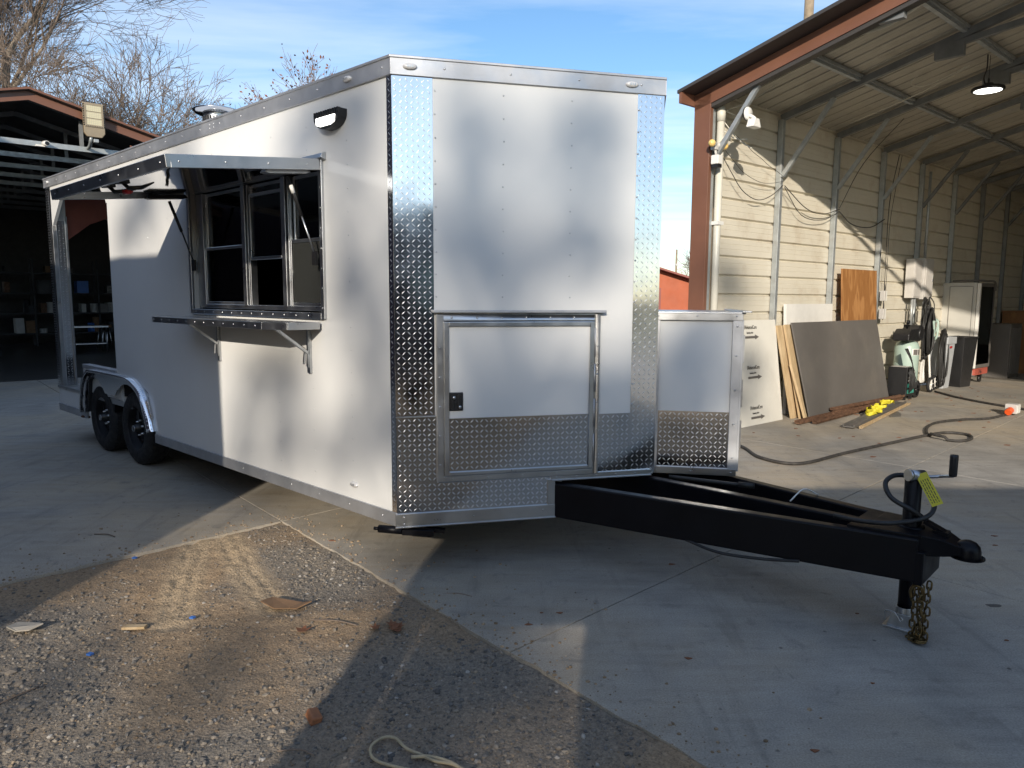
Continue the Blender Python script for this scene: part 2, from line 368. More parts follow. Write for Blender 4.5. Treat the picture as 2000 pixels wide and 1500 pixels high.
SC = Vector((-1.571, 4.821, 0)); U1 = Vector((math.sin(R(46)), math.cos(R(46)), 0)); V1 = Vector((math.sin(R(139.5)), math.cos(R(139.5)), 0))
def UV(u, v, z=0): return SC + U1*u + V1*v + Vector((0, 0, z))
pave = thing('concrete_pavement', loc=(0, 0, 0), kind='structure')
us = [-18, -9.5, -4.6, 0, 2.36, 5.1, 9.6, 14, 20, 30]; vs_ = [-24, -16, -11, -7.2, -4.8, -2.4, 0, 2.41, 5.6, 9, 14, 20]
rj = random.Random(3)
for i in range(len(us)-1):
    for j in range(len(vs_)-1):
        u0, u1, v0, v1 = us[i], us[i+1], vs_[j], vs_[j+1]
        if u1 <= 0 and v0 >= 0: continue
        if u0 == 2.36 and v1 <= 2.41: pass
        gpx = .004
        edge_u = (u0 == 0 and v0 >= 0); edge_v = (v1 == 0 and u1 <= 0)
        poly = []
        def side(a, b, ragged):
            n = 40 if ragged else 1
            for k in range(n):
                p = a.lerp(b, k/n)
                if ragged and k: p = p + Vector((.016*noise.noise(p*4)+.010*noise.noise(p*17), .016*noise.noise(p*4+Vector((9, 0, 0)))+.010*noise.noise(p*17+Vector((5, 0, 0))), 0))
                poly.append((p.x, p.y))
        a, b, c, d = UV(u0+gpx, v0+gpx), UV(u1-gpx, v0+gpx), UV(u1-gpx, v1-gpx), UV(u0+gpx, v1-gpx)
        side(a, b, False); side(b, c, False); side(c, d, edge_v); side(d, a, edge_u)
        build('slab', MB().prism(poly, y0=-.14, y1=0, axes='xy'), m_conc, pave, bevel=.004)
jm = MB(); jm.prism([(p.x, p.y) for p in (UV(-18, -24), UV(30, -24), UV(30, 20), UV(0, 20), UV(0, 0), UV(-18, 0))], y0=-.12, y1=-.065, axes='xy')
build('joint_filler', jm, simple('joint_dirt', (.035, .03, .026), .95), pave)

# gravel ground: a fine sheet with relief and two tyre prints
def track_dist(p, pts):
    best = 9; bs = 0; acc = 0; lat = 0
    for a, b in zip(pts[:-1], pts[1:]):
        ab = b-a; L = ab.length; t = max(0, min(1, (p-a).dot(ab)/(L*L))); q = a+ab*t; d = (p-q).length
        if d < best: best = d; bs = acc+t*L; lat = ab.cross(p-a)/L
        acc += L
    return best, lat, bs
trA = [Vector((-1.96, 4.40)), Vector((-1.80, 3.85)), Vector((-1.60, 3.28))]
trB = [Vector((-1.82, 4.50)), Vector((-1.50, 3.95)), Vector((-1.19, 3.48))]
def gz(x, y):
    p = Vector((x, y, 0)); z = -.015 + .012*noise.noise(p*1.1) + .011*noise.noise(p*3.7) + .006*noise.noise(p*14) + .004*noise.noise(p*41)
    q = Vector((x, y))
    for tr in (trA, trB):
        d, lat, s_ = track_dist(q, tr)
        if d < .115:
            f = 1-(d/.115)**4
            z += f*(.0055*math.cos(lat/.115*PI*3.0)*(.6+.8*noise.noise(p*6)) + .004*(1 if math.sin(s_*2*PI/.034+ (1.5 if lat > 0 else 0)) > 0 else -1) - .002)
    return z
gx0, gx1, gy0, gy1, st = -3.9, .95, 1.55, 4.95, .0165
nx, ny = int((gx1-gx0)/st), int((gy1-gy0)/st)
def inside(p): # gravel quadrant u<0,v>0
    d = Vector((p[0]-SC.x, p[1]-SC.y)); u1 = Vector((U1.x, U1.y)); v1 = Vector((V1.x, V1.y)); det = u1.x*v1.y-u1.y*v1.x
    u = (d.x*v1.y-d.y*v1.x)/det; v = (u1.x*d.y-u1.y*d.x)/det
    return u, v
vs2 = []; idx = {}
mbg = MB()
for j in range(ny+1):
    for i in range(nx+1):
        x, y = gx0+i*st, gy0+j*st; u, v = inside((x, y))
        if u < .05 and v > -.05: idx[(i, j)] = len(vs2); vs2.append((x, y, gz(x, y)))
fs2 = []
for (i, j) in idx:
    q = ((i, j), (i+1, j), (i+1, j+1), (i, j+1))
    if all(k in idx for k in q): fs2.append(tuple(idx[k] for k in q))
mbg.v = vs2; mbg.f = fs2; mbg.sm = [True]*len(fs2)
gg = build('gravel_ground', mbg, m_dirt, kind='structure', fix=False)
def gmix(x, y):
    v_ = .48 + 1.5*noise.noise(Vector((x*.85+3, y*.85, 2))) + .7*noise.noise(Vector((x*2.6, y*2.6, 5))) + (3.35-y)*.22
    return min(1.0, max(0.0, (v_-.10)/.80))
at1 = gg.data.attributes.new('gravel_mix', 'FLOAT', 'POINT'); at1.data.foreach_set('value', [gmix(v[0], v[1]) for v in vs2])
at2 = gg.data.attributes.new('tread_dust', 'FLOAT', 'POINT'); at2.data.foreach_set('value', [max(0.0, 1-(min(track_dist(Vector((v[0], v[1])), trA)[0], track_dist(Vector((v[0], v[1])), trB)[0])/.13)**2) for v in vs2])
far = MB().prism([(p.x, p.y) for p in (UV(.0, -.0), UV(-18, 0), UV(-18, 20), UV(0, 20))], y0=-.09, y1=-.062, axes='xy')
build('dirt_ground', far, m_dirt, kind='structure')

def stones(name, n, rmin, rmax, mat, seed, dens):
    r_ = np.random.RandomState(seed)
    ico = np.array([(0,0,1),(.894,0,.447),(.276,.851,.447),(-.724,.526,.447),(-.724,-.526,.447),(.276,-.851,.447),(.724,.526,-.447),(-.276,.851,-.447),(-.894,0,-.447),(-.276,-.851,-.447),(.724,-.526,-.447),(0,0,-1)])
    fc = np.array([(0,1,2),(0,2,3),(0,3,4),(0,4,5),(0,5,1),(1,6,2),(2,7,3),(3,8,4),(4,9,5),(5,10,1),(2,6,7),(3,7,8),(4,8,9),(5,9,10),(1,10,6),(11,7,6),(11,8,7),(11,9,8),(11,10,9),(11,6,10)])
    V_ = []; F_ = []; k = 0
    while k < n:
        x = r_.uniform(gx0, gx1); y = r_.uniform(gy0, gy1); u, v = inside((x, y))
        if u > -.012 or v < .012: continue
        if r_.rand() > dens(x, y): continue
        q = Vector((x, y)); tr = min(track_dist(q, trA)[0], track_dist(q, trB)[0])
        r0 = rmin*(rmax/rmin)**(r_.rand()**3.6)
        if tr < .12 and r0 > .004: continue
        s3 = np.array([r0*r_.uniform(.8, 1.35), r0*r_.uniform(.7, 1.1), r0*r_.uniform(.45, .8)])
        vv = ico*(1+r_.uniform(-.22, .22, (12, 1)))*s3; a = r_.uniform(0, 6.28); c, s = math.cos(a), math.sin(a)
        tx = r_.uniform(-.5, .5); ct, stt = math.cos(tx), math.sin(tx)
        vv = vv @ np.array([[1,0,0],[0,ct,-stt],[0,stt,ct]]) @ np.array([[c,-s,0],[s,c,0],[0,0,1]])
        V_.append(vv+np.array([x, y, gz(x, y)+s3[2]*.25])); F_.append(fc+12*k); k += 1
    me = bpy.data.meshes.new(name); me.from_pydata(np.concatenate(V_).tolist(), [], np.concatenate(F_).tolist()); me.materials.append(mat)
    return tag(link(bpy.data.objects.new(name, me)), kind='stuff')
stones('gravel', 42000, .0018, .0125, m_stone, 5, lambda x, y: .12+.88*gmix(x, y))
stones('loose_gravel', 12000, .0018, .0085, m_stonet, 6, lambda x, y: .25+.4*(1-gmix(x, y)))
stones('coarse_gravel', 260, .008, .020, m_stone, 8, lambda x, y: .06+.94*gmix(x, y)**2)
def spill(name, n, mat, seed):
    r_ = np.random.RandomState(seed); m = MB()
    for k in range(n):
        d = abs(r_.normal(0, .10)) if r_.rand() < .8 else r_.uniform(0, .7)
        if r_.rand() < .6: p = UV(d, r_.uniform(-.1, 3.6))
        else: p = UV(r_.uniform(-1.9, .1), -d)
        r0 = .0016*(6**(r_.rand()**2.2)); a = r_.uniform(0, 6.28); vv = []
        for (zz, q) in ((0, 1.0), (.55, .9), (.9, .45)):
            for j in range(5): t = a+2*PI*j/5; vv.append((p.x+r0*q*math.cos(t)*r_.uniform(.8, 1.3), p.y+r0*q*math.sin(t)*r_.uniform(.7, 1.1), zz*r0))
        m.add(vv, [(5*i+j, 5*i+(j+1) % 5, 5*i+5+(j+1) % 5, 5*i+5+j) for i in range(2) for j in range(5)]+[(10, 11, 12, 13, 14)])
    build(name, m, mat, fix=False, kind='stuff')
spill('spilled_gravel', 1300, m_stonet, 15)

# ================================================================== CONCESSION TRAILER
ZB, ZT, L, W = .285, 2.727, 5.90, 2.515
TH = R(56.97); WV = 1.5
tr = thing('concession_trailer', 'white V-nosed food concession trailer with open serving hatch and polished tread plate corners', 'trailer', O, ROT)
VF = Matrix.Rotation(TH, 4, 'Z')
AX = Vector((WV*math.cos(TH), WV*math.sin(TH), 0))
VF2 = Matrix.Translation(AX) @ Matrix.Rotation(PI-TH, 4, 'Z')
def arc(cx, cz, r, a0, a1, n=12): return [(cx+r*math.cos(R(a0+(a1-a0)*i/n)), cz+r*math.sin(R(a0+(a1-a0)*i/n))) for i in range(n+1)]
def add_rivets(mb, pts, nrm, r=.005): 
    for p in pts: mb.dome(p, r, nrm)

# --- side wall with the window hole and the wheel arch cut out
XP = -4.12            # where the cabin wall ends and the porch starts
win = [(-2.40, 1.425), (-.665, 1.425), (-.665, 2.275), (-2.40, 2.275)]
out = [(0, .36), (0, 2.66), (XP, 2.66), (XP, .70)] + arc(-4.05, .505, .29, 90+8, 90, 1)[1:] + [(-3.82, .795)] + arc(-3.60, .505, .30, 68, -8, 8) + [(-3.285, .36)]
out = [(0, .36), (0, 2.66), (XP, 2.66), (XP, .79), (-3.70, .79), (-3.52, .75), (-3.40, .66), (-3.31, .50), (-3.285, .36)]
sw = build('side_wall', MB().prism(out, [win], 0, .035), m_white, tr)
rv = MB()
for x in np.arange(-.40, -4.0, -.405):
    for z in np.arange(.46, 2.62, .128):
        if -2.48 < x < -.62 and 1.37 < z < 2.36: continue
        if x < -3.2 and z < .9: continue
        rv.dome((x, 0, z), .0048, (0, -1, 0), .6, 5)
for z in np.arange(.9, 2.5, .12): rv.dome((XP+.015, 0, z), .004, (0, -1, 0), .6, 5)
build('rivets', rv, m_alu, sw, kind='stuff')
# porch: header, chamfers, kick panel, half wall, floor, posts
hd = MB().prism([(XP, 2.66), (XP, 2.35), (XP-.02, 2.35), (-4.24, 2.545), (-5.38, 2.545), (-5.725, 2.25), (-5.725, 2.20), (-5.745, 2.2), (-5.745, 2.66)], (), 0, .03)
build('porch_header', hd, m_white, tr)
pk = MB().box(-5.88, -5.02, 0, .03, .362, .530); build('kick_panel', pk, m_white, tr)
build('porch_sill', MB().box(-5.90, -5.0, -.012, .05, .530, .560), m_alu, tr, bevel=.003)
build('half_wall', MB().prism([(-5.015, .56), (-5.015, .80), (XP, .80), (XP, .79), (-4.9, .79), (-4.99, .62)], (), 0, .03), m_white, tr)
build('half_wall_back', MB().box(-5.015, XP, .031, .05, .56, .80), m_white, tr)
build('half_wall_cap', MB().box(-5.03, XP, -.014, .06, .80, .842), m_aludk, tr, bevel=.003)
build('half_wall_post', MB().box(-5.032, -5.005, -.011, .055, .56, .80), m_aludk, tr)
build('porch_floor', MB().box(-5.90, -3.9, .04, W-.04, .50, .552), m_alu, tr)
build('cabin_back_wall', MB().box(XP, XP+.03, .036, W-.036, .552, 2.62), m_white, tr)
def tread(mb, a0, a1, z0, z1, b, pitch=.0265, skip=None):
    na, nz = max(1, int((a1-a0)/pitch)), max(1, int((z1-z0)/pitch)); pa, pz = (a1-a0)/na, (z1-z0)/nz
    for i in range(na):
        for j in range(nz):
            ca, cz = a0+pa*(i+.5), z0+pz*(j+.5)
            if skip and skip(ca, cz): continue
            sg = 1 if (i+j) % 2 else -1; t = R(45)*sg; ux, uz = math.cos(t), math.sin(t); wx, wz = -uz, ux
            l, w_, h = .0134, .0025, .0012; P = lambda p, q, o: (ca+ux*p+wx*q, b-o, cz+uz*p+wz*q)
            mb.add([P(-l, 0, 0), P(0, -w_, 0), P(l, 0, 0), P(0, w_, 0), P(-l*.55, 0, h), P(l*.55, 0, h)],
                   [(0, 1, 5, 4), (1, 2, 5), (2, 3, 4, 5), (3, 0, 4)], True)
    return mb
def plate(name, fr, a0, a1, z0, z1, o, parent, poly=None, skip=None, thick=.004):
    mb = MB(fr)
    if poly: mb.prism(poly, (), -o, -o+thick)
    else: mb.box(a0, a1, -o, -o+thick, z0, z1)
    p = build(name, mb, m_diam, parent)
    q = tread(MB(fr), a0+.004, a1-.004, z0+.004, z1-.004, -o-.0003, skip=skip)
    return p, q
def full_plate(fr, a0, a1, z0, z1, o, parent=tr, skip=None, poly=None, sub=True):
    p, q = plate('tread_plate', fr, a0, a1, z0, z1, o, parent, poly, skip)
    build('tread_pattern', q, m_lug, p if sub else parent, fix=False, kind='stuff'); return p
I4 = Matrix.Identity(4)
full_plate(I4, -5.90, -5.80, .562, 2.655, .004)                       # rear post, outer strip
build('rear_post_face', MB().box(-5.80, -5.725, -.006, .03, .56, 2.25), m_alu, tr, bevel=.002)
JF = Matrix.Translation((-5.725, 0, 0)) @ Matrix.Rotation(PI/2, 4, 'Z')  # jamb faces forward
jf = MB(); jf.box(-5.90, -5.73, .03, .125, .552, 2.62); build('rear_post', jf, m_white, tr)
fj = Matrix.Translation((-5.728, .035, 0)) @ Matrix.Rotation(PI/2, 4, 'Z')
full_plate(fj, .0, .075, .56, 2.30, .004)
build('jamb_trim', MB().box(-5.735, -5.712, .112, .13, .56, 2.35), m_alu, tr)
rp2 = MB().box(-5.90, -5.73, W-.14, W, .30, 2.62); build('rear_post', rp2, m_white, tr)
gp_ = MB().prism([(.03, 2.62), (.03, 2.0), (.40, 2.30), (.95, 2.53), (W-.9, 2.53), (W-.4, 2.30), (W-.03, 2.0), (W-.03, 2.62)], (), -5.895, -5.87, axes='yz')
build('rear_gusset_panel', gp_, simple('red_reflection_panel', (.30, .09, .06), .5), tr)  # red reflection on the gusset metal painted in as base colour
build('far_side_wall', MB().box(XP, .0, W-.03, W, .36, 2.66), m_white, tr)
build('far_porch_header', MB().box(-5.9, XP, W-.03, W, 2.45, 2.66), m_white, tr)
build('far_kick_panel', MB().box(-5.9, XP, W-.03, W, .36, .60), m_white, tr)
build('rear_sill', MB().box(-5.90, -5.85, .05, W-.05, .36, .553), m_alu, tr)
# added dark lining: the unlit cabin interior put into the colour
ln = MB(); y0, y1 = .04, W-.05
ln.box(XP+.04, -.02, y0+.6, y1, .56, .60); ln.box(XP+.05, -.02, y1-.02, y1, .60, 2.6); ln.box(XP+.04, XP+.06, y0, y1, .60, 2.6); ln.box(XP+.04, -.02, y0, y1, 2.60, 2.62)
build('cabin_shade_lining', ln, m_dark, tr)
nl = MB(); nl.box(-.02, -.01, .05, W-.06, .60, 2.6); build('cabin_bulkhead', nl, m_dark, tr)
ct = MB().box(-2.9, -.3, 1.5, W-.1, .6, 1.45); build('galley_counter', ct, m_steel, tr)
# roof, band
rf = MB().prism([(0, 0), (AX.x, AX.y), (0, W), (-L, W), (-L, 0)], (), 2.662, 2.722, axes='xy'); build('roof', rf, m_white, tr)
bd = MB(); bd.box(-L-.012, .012, -.014, .002, 2.645, 2.735); bd.box(-L-.014, -L+.002, 0, W, 2.645, 2.735); bd.box(-L-.012, 0, W-.002, W+.014, 2.645, 2.735)
bd.box(-L-.016, .014, -.02, .01, 2.727, 2.741)
band = build('roof_band', bd, m_aludk, tr, bevel=.003)
vb = MB(VF); vb.box(-.008, WV+.008, -.016, .002, 2.645, 2.735); vb.box(-.012, WV+.01, -.022, .01, 2.727, 2.741)
band2 = build('nose_band', vb, m_aludk, tr, bevel=.003)
vb = MB(VF2); vb.box(-.008, WV+.008, -.016, .002, 2.645, 2.735); build('nose_band', vb, m_aludk, tr, bevel=.003)
rv = MB()
for x in np.arange(-.06, -5.85, -.30): rv.dome((x, -.014, 2.69), .0062, (0, -1, 0), .6)
for q in ((-1.96, .012), (-1.90, .012), (-1.96, -.012), (-1.90, -.012)): rv.dome((q[0]-.05, -.014, 2.69+q[1]), .006, (0, -1, 0), .6)
build('rivets', rv, m_aludk, band, kind='stuff')
rv = MB(VF)
for s_ in (.27, .62, 1.0, 1.36): rv.dome((s_, -.016, 2.69), .0065, (0, -1, 0), .6)
build('rivets', rv, m_alu, band2, kind='stuff')
def marker(fr, a, z, o, parent=tr):
    m1 = MB(fr).lathe([(.034, 0), (.034, .006), (.026, .012)], (0, 0, 0), 'y', 16)
    m1.v = []; m1.f = []; m1.sm = []
    vs = []; n = 16
    for k, (sc, oo) in enumerate(((1, 0), (1, .006), (.8, .012), (.4, .016))):
        for j in range(n): t = 2*PI*j/n; vs.append((a+.037*sc*math.cos(t), -o-oo, z+.0165*sc*math.sin(t)))
    fs = [(k*n+j, k*n+(j+1) % n, (k+1)*n+(j+1) % n, (k+1)*n+j) for k in range(3) for j in range(n)]+[tuple(range(3*n, 4*n))]
    m1.add(vs, fs, True)
    b = build('marker_light', m1, m_lens, parent)
    q = MB(fr)
    for dx in (-.012, 0, .012): q.box(a+dx-.003, a+dx+.003, -o-.0175, -o-.014, z-.006, z+.006)
    build('lamp_chip', q, m_steel, b); return b
marker(VF, .093, 2.688, .016); marker(VF, 1.304, 2.688, .016); marker(I4, -.361, 2.69, .014); marker(I4, -5.76, 2.69, .014); marker(I4, -.392, .449, .001)
# skirts
sk = MB(); sk.box(-3.28, .006, -.010, .02, ZB, .362); skirt = build('skirt_rail', sk, m_aludk, tr, bevel=.003)
sk = MB(); sk.box(-5.90, -5.02, -.010, .02, ZB, .362); build('skirt_rail', sk, m_aludk, tr, bevel=.003)
rv = MB()
for x in np.arange(-.12, -3.25, -.32): rv.dome((x, -.010, .325), .006, (0, -1, 0), .6)
build('rivets', rv, m_alu, skirt, kind='stuff')
cs = MB(); cs.box(-.036, .003, -.0055, 0, .362, 2.645); build('corner_strip', cs, m_diam, tr)
q = tread(MB(), -.034, .0, .366, 2.64, -.0058); build('tread_pattern', q, m_lug, tr, fix=False, kind='stuff')

# --- nose, near face (in the frame VF: along the face, out is -y)
nw = MB(VF).prism([(0, .36), (.885, .36), (.885, .50), (WV, .50), (WV, 2.66), (0, 2.66)], (), 0, .03); nose = build('nose_wall', nw, m_white, tr)
wp = MB(VF).box(.20, 1.345, -.004, -.001, 1.445, 2.645); wp.box(1.12, 1.345, -.004, -.001, .868, 1.445)
npn = build('nose_panel', wp, m_white, tr)
rv = MB(VF)
for s_ in (.222, .585, .965):
    for z in np.arange(1.53, 2.62, .117): rv.dome((s_+rng.uniform(-.003, .003), -.004, z), .005, (0, -1, 0), .6)
for z in np.arange(.92, 2.6, .117): rv.dome((1.352, -.008, z), .006, (0, -1, 0), .6)
build('rivets', rv, m_alu, npn, kind='stuff')
full_plate(VF, .0, .208, .890, 2.643, .006)
full_plate(VF, 1.345, WV+.004, .515, 2.650, .0075)
full_plate(VF, .0, .885, .357, .524, .009)
full_plate(VF, .0, .222, .524, .886, .009)
full_plate(VF, 1.13, 1.345, .515, .868, .009)
full_plate(VF2, -.004, .20, .515, 2.650, .006)
nw2 = MB(VF2).prism([(0, .50), (WV, .50), (WV, 2.66), (0, 2.66)], (), 0, .03); build('nose_wall', nw2, m_white, tr)
ed = MB(VF); ed.box(0, .212, -.011, -.004, .884, .890)
for z0 in (): pass
build('plate_joint_strip', ed, m_alu, tr)
tb = MB(VF); tb.box(-.012, .892, -.020, 0, .281, .357); tb.box(-.012, .895, -.026, -.018, .279, .287); lowt = build('bottom_trim', tb, m_alu, tr, bevel=.002)
rv = MB(VF)
for p in ((.035, .30), (.035, .34), (.42, .32), (.82, .33)): rv.dome((p[0], -.020, p[1]), .006, (0, -1, 0), .6)
build('rivets', rv, m_alu, lowt, kind='stuff')
tv = MB(VF); tv.box(.848, .892, -.018, 0, .357, .503); build('side_trim', tv, m_alu, tr, bevel=.002)
tn = MB(VF); tn.box(.868, 1.480, -.020, 0, .498, .530); tn.box(.868, 1.480, -.028, -.018, .494, .502); nt = build('nose_sill_trim', tn, m_alu, tr, bevel=.002)
rv = MB(VF)
for s_ in np.arange(.9, 1.48, .12): rv.dome((s_, -.020, .514), .0055, (0, -1, 0), .6)
build('rivets', rv, m_alu, nt, kind='stuff')
nb = MB().prism([(0.02, .05), (AX.x-.05, AX.y), (0.02, W-.05)], (), .505, .545, axes='xy'); build('nose_floor', nb, m_black, tr)

# --- storage door on the nose
door = build('storage_door', MB(VF).box(.272, 1.094, -.020, -.006, .566, 1.376), m_white, tr, bevel=.003)
fr_ = MB(VF)
for a0, a1, z0, z1 in ((.216, .252, .522, 1.438), (1.112, 1.146, .522, 1.438)): fr_.box(a0, a1, -.026, -.008, z0, z1)
fr_.box(.252, 1.112, -.026, -.008, 1.400, 1.438); fr_.box(.252, 1.112, -.026, -.008, .522, .556)
build('frame', fr_, m_alu, door, bevel=.004)
fi = MB(VF)
fi.box(.255, .282, -.034, -.012, .558, 1.398); fi.box(1.084, 1.110, -.034, -.012, .558, 1.398); fi.box(.282, 1.084, -.034, -.012, 1.372, 1.398); fi.box(.282, 1.084, -.034, -.012, .558, .580)
build('door_rim', fi, m_alu, door, bevel=.004)
dp, dq = plate('tread_plate', VF, .282, 1.084, .580, .874, .024, door); build('tread_pattern', dq, m_lug, door, fix=False, kind='stuff')
cap = MB(VF).prism([(.200, 1.446), (1.170, 1.446), (1.170, 1.460), (.200, 1.460)], (), -.052, -.004); build('drip_cap', cap, m_aludk, door, bevel=.002)
rv = MB(VF)
for s_ in np.arange(.30, 1.1, .138): rv.dome((s_, -.026, 1.420), .0065, (0, -1, 0), .6)
for z in np.arange(.62, 1.4, .16): rv.dome((.234, -.026, z), .006, (0, -1, 0), .6); rv.dome((1.13, -.026, z), .006, (0, -1, 0), .6)
for s_ in np.arange(.30, 1.1, .2): rv.dome((s_, -.026, .538), .006, (0, -1, 0), .6)
build('rivets', rv, m_alu, door, kind='stuff')
hg = MB(VF)
for z in (.60, .80, 1.00, 1.20): hg.tube([(1.111, -.036, z), (1.111, -.036, z+.16)], .004, 8)
build('hinge', hg, m_aludk, door, kind='stuff')
lt = build('latch', MB(VF).box(.279, .361, -.030, -.018, .915, 1.017), m_blackp, door, bevel=.008)
ll = MB(VF); ll.box(.292, .310, -.040, -.028, .925, 1.0); ll.box(.330, .346, -.042, -.028, .935, 1.006); ll.box(.296, .34, -.036, -.028, .955, .985)
build('latch_paddle', ll, m_blackp, door, bevel=.003)
kl = MB(VF)
for p in ((.309, .990), (.341, .938)): kl.lathe([(.0001, -.045), (.009, -.045), (.009, -.028)], (p[0], 0, p[1]), 'y', 12)
build('key_lock', kl, m_steel, door)

# --- storage box bulging from the far nose face; its near side shows beyond the apex
nf = Vector((math.sin(TH), math.cos(TH), 0)); al = Vector((-math.cos(TH), math.sin(TH), 0))
P0 = AX + al*.055
BF = Matrix.Translation(P0) @ Matrix((nf, al, Vector((0, 0, 1)))).transposed().to_4x4()     # x out of the nose, y back along it
bx = build('storage_box', MB(BF).box(.0, .475, .012, .88, .515, 1.44), m_white, tr)
def bplate():
    p, q = plate('tread_plate', BF, .022, .430, .53, .868, -.009, bx); build('tread_pattern', q, m_lug, bx, fix=False, kind='stuff')
bplate()
t_ = MB(BF); t_.box(-.01, .486, -.006, .015, 1.402, 1.452); build('top_trim', t_, m_alu, bx, bevel=.002)
t_ = MB(BF); t_.box(-.01, .480, -.006, .015, .492, .534); build('bottom_trim', t_, m_alu, bx, bevel=.002)
t_ = MB(BF); t_.box(.430, .480, -.004, .015, .534, 1.402); t_.box(.0, .022, -.004, .015, .534, 1.402); t_.box(.474, .492, .0, .05, .52, 1.41); build('edge_trim', t_, m_aludk, bx, bevel=.002)
t_ = MB(BF); t_.box(.478, .53, -.03, .92, 1.448, 1.458); t_.box(-.01, .50, -.008, .90, 1.440, 1.4475); build('drip_cap', t_, m_alu, bx, bevel=.002)
t_ = MB(BF)
for z in (.66, .90, 1.16): t_.box(.490, .502, .012, .03, z, z+.16)
build('hinge', t_, m_alu, bx, kind='stuff')
t_ = MB(BF); t_.box(.476, .488, .05, .86, .54, 1.40); build('box_door', t_, m_white, bx)
rv = MB(BF)
for p in ((.01, 1.427), (.23, 1.427), (.45, 1.427), (.02, .512), (.22, .512), (.45, .512), (.455, .60), (.455, .80), (.455, 1.0), (.455, 1.2), (.455, 1.37)): rv.dome((p[0], -.006, p[1]), .006, (0, -1, 0), .6)
build('rivets', rv, m_alu, bx, kind='stuff')

# --- serving window
wf = MB(); X0, X1, Z0, Z1 = -2.44, -.635, 1.395, 2.31
wf.box(X0, X0+.036, -.018, .06, Z0, Z1); wf.box(X1-.036, X1, -.018, .06, Z0, Z1); wf.box(X0+.036, X1-.036, -.018, .06, Z0, Z0+.036); wf.box(X0+.036, X1-.036, -.018, .06, Z1-.036, Z1)
wind = build('serving_window', wf, m_alu, tr, bevel=.004)
rv = MB()
for z in np.arange(1.46, 2.3, .115): rv.dome((X1-.018, -.018, z), .006, (0, -1, 0), .6); rv.dome((X0+.02, -.018, z), .006, (0, -1, 0), .6)
for x in np.arange(-2.35, -.68, .14): rv.dome((x, -.018, Z0+.018), .006, (0, -1, 0), .6)
build('rivets', rv, m_alu, wind, kind='stuff')
hc = MB().prism([(-.03, 2.335), (-.036, 2.31), (.0, 2.30), (.0, 2.345)], (), X0-.01, X1+.03, axes='yz'); build('hinge_cap', hc, m_alu, wind, bevel=.002)
ir = MB()
ir.box(X0+.045, X0+.16, .03, .09, 1.44, 2.265)       # wide left jamb track
for x in (-1.655, -1.135): ir.box(x-.024, x+.024, .02, .10, 1.44, 2.265); ir.box(x+.038, x+.046, .03, .09, 1.44, 2.265); ir.box(x+.052, x+.058, .035, .085, 1.44, 1.80)
ir.box(-2.28, X1-.045, .02, .10, 1.44, 1.468)
build('mullion', ir, m_alu, wind, bevel=.003)
def sash(x0, x1, z0, z1, y, w=.018):
    m = MB(); m.box(x0, x0+w, y, y+.02, z0, z1); m.box(x1-w, x1, y, y+.02, z0, z1); m.box(x0+w, x1-w, y, y+.02, z0, z0+w); m.box(x0+w, x1-w, y, y+.02, z1-w, z1); return m
for nm, args, gm_ in (('upper', (-2.28, -1.69, 1.855, 2.262, .060), m_glass), ('lower', (-2.28, -1.69, 1.47, 1.875, .036), m_glass),
                      ('upper', (-1.61, -1.17, 1.835, 2.262, .060), m_glass), ('lower', (-1.60, -1.172, 1.77, 2.20, .036), m_glass),
                      ('upper', (-1.075, -.682, 1.86, 2.262, .060), m_glass), ('lower', (-1.09, -.682, 1.47, 1.875, .036), m_screen)):
    sh = build('sash', sash(*args), m_alu, wind, bevel=.003)
    x0, x1, z0, z1, y = args
    build('pane', MB().box(x0+.02, x1-.02, y+.008, y+.012, z0+.02, z1-.02), gm_, wind)

# --- hatch (hinged along its top edge), underside like a mirror
HA = Matrix.Translation((0, -.022, 2.262)) @ Matrix.Rotation(R(6.4), 4, 'X')     # local -y out of the wall, z up
hx0, hx1, hd_ = -2.46, -.64, .855
hatch = build('serving_hatch', MB(HA).box(hx0, hx1, -hd_, -.0, .006, .014), m_mirror, tr)
build('hatch_top', MB(HA).box(hx0-.004, hx1+.004, -hd_-.004, 0, .034, .042), m_white, hatch)
hr = MB(HA); hr.box(hx0-.008, hx1+.008, -hd_-.012, -hd_+.014, -.018, .046); hr.box(hx0-.008, hx0+.018, -hd_+.014, 0, -.018, .046); hr.box(hx1-.018, hx1+.008, -hd_+.014, 0, -.018, .046)
build('hatch_rim', hr, m_alu, hatch, bevel=.003)
rv = MB(HA)
for y in np.arange(-.80, -.05, .24): rv.dome((hx1+.008, y, .012), .006, (1, 0, 0), .6)
for x in np.arange(-2.38, -.66, .28): rv.dome((x, -hd_-.012, .012), .006, (0, -1, 0), .6)
build('rivets', rv, m_alu, hatch, kind='stuff')
def strutbar(x):
    m = MB(HA).prism([(-.305, -.022), (-.285, -.001), (-.04, -.001), (-.02, -.022), (-.045, -.030), (-.28, -.030)], (), x-.032, x+.032, axes='yz'); return m
hb1 = build('strut_mount', strutbar(-2.38), m_blackp, hatch); build('strut_mount', strutbar(-.735), m_alu, hatch)
def strut(x, mat2):
    a = Vector((x, -.17, 2.20)); b = Vector((x+.02, -.015, 1.76)); m_ = a.lerp(b, .48)
    s1 = build('gas_strut', MB().tube([a, m_], .011, 10), m_blackp, tr); build('rod', MB().tube([m_, b], .0055, 8), mat2, s1)
    build('strut_foot', MB().box(b.x-.02, b.x+.02, -.03, -.015, b.z-.05, b.z+.03), m_blackp, s1)
    if mat2 is m_steel: build('strut_label', MB().tube([a.lerp(b, .10), a.lerp(b, .2)], .0118, 10), m_whitepl, s1)
strut(-2.36, m_blackp); strut(-.735, m_steel)
lc = MB(HA)
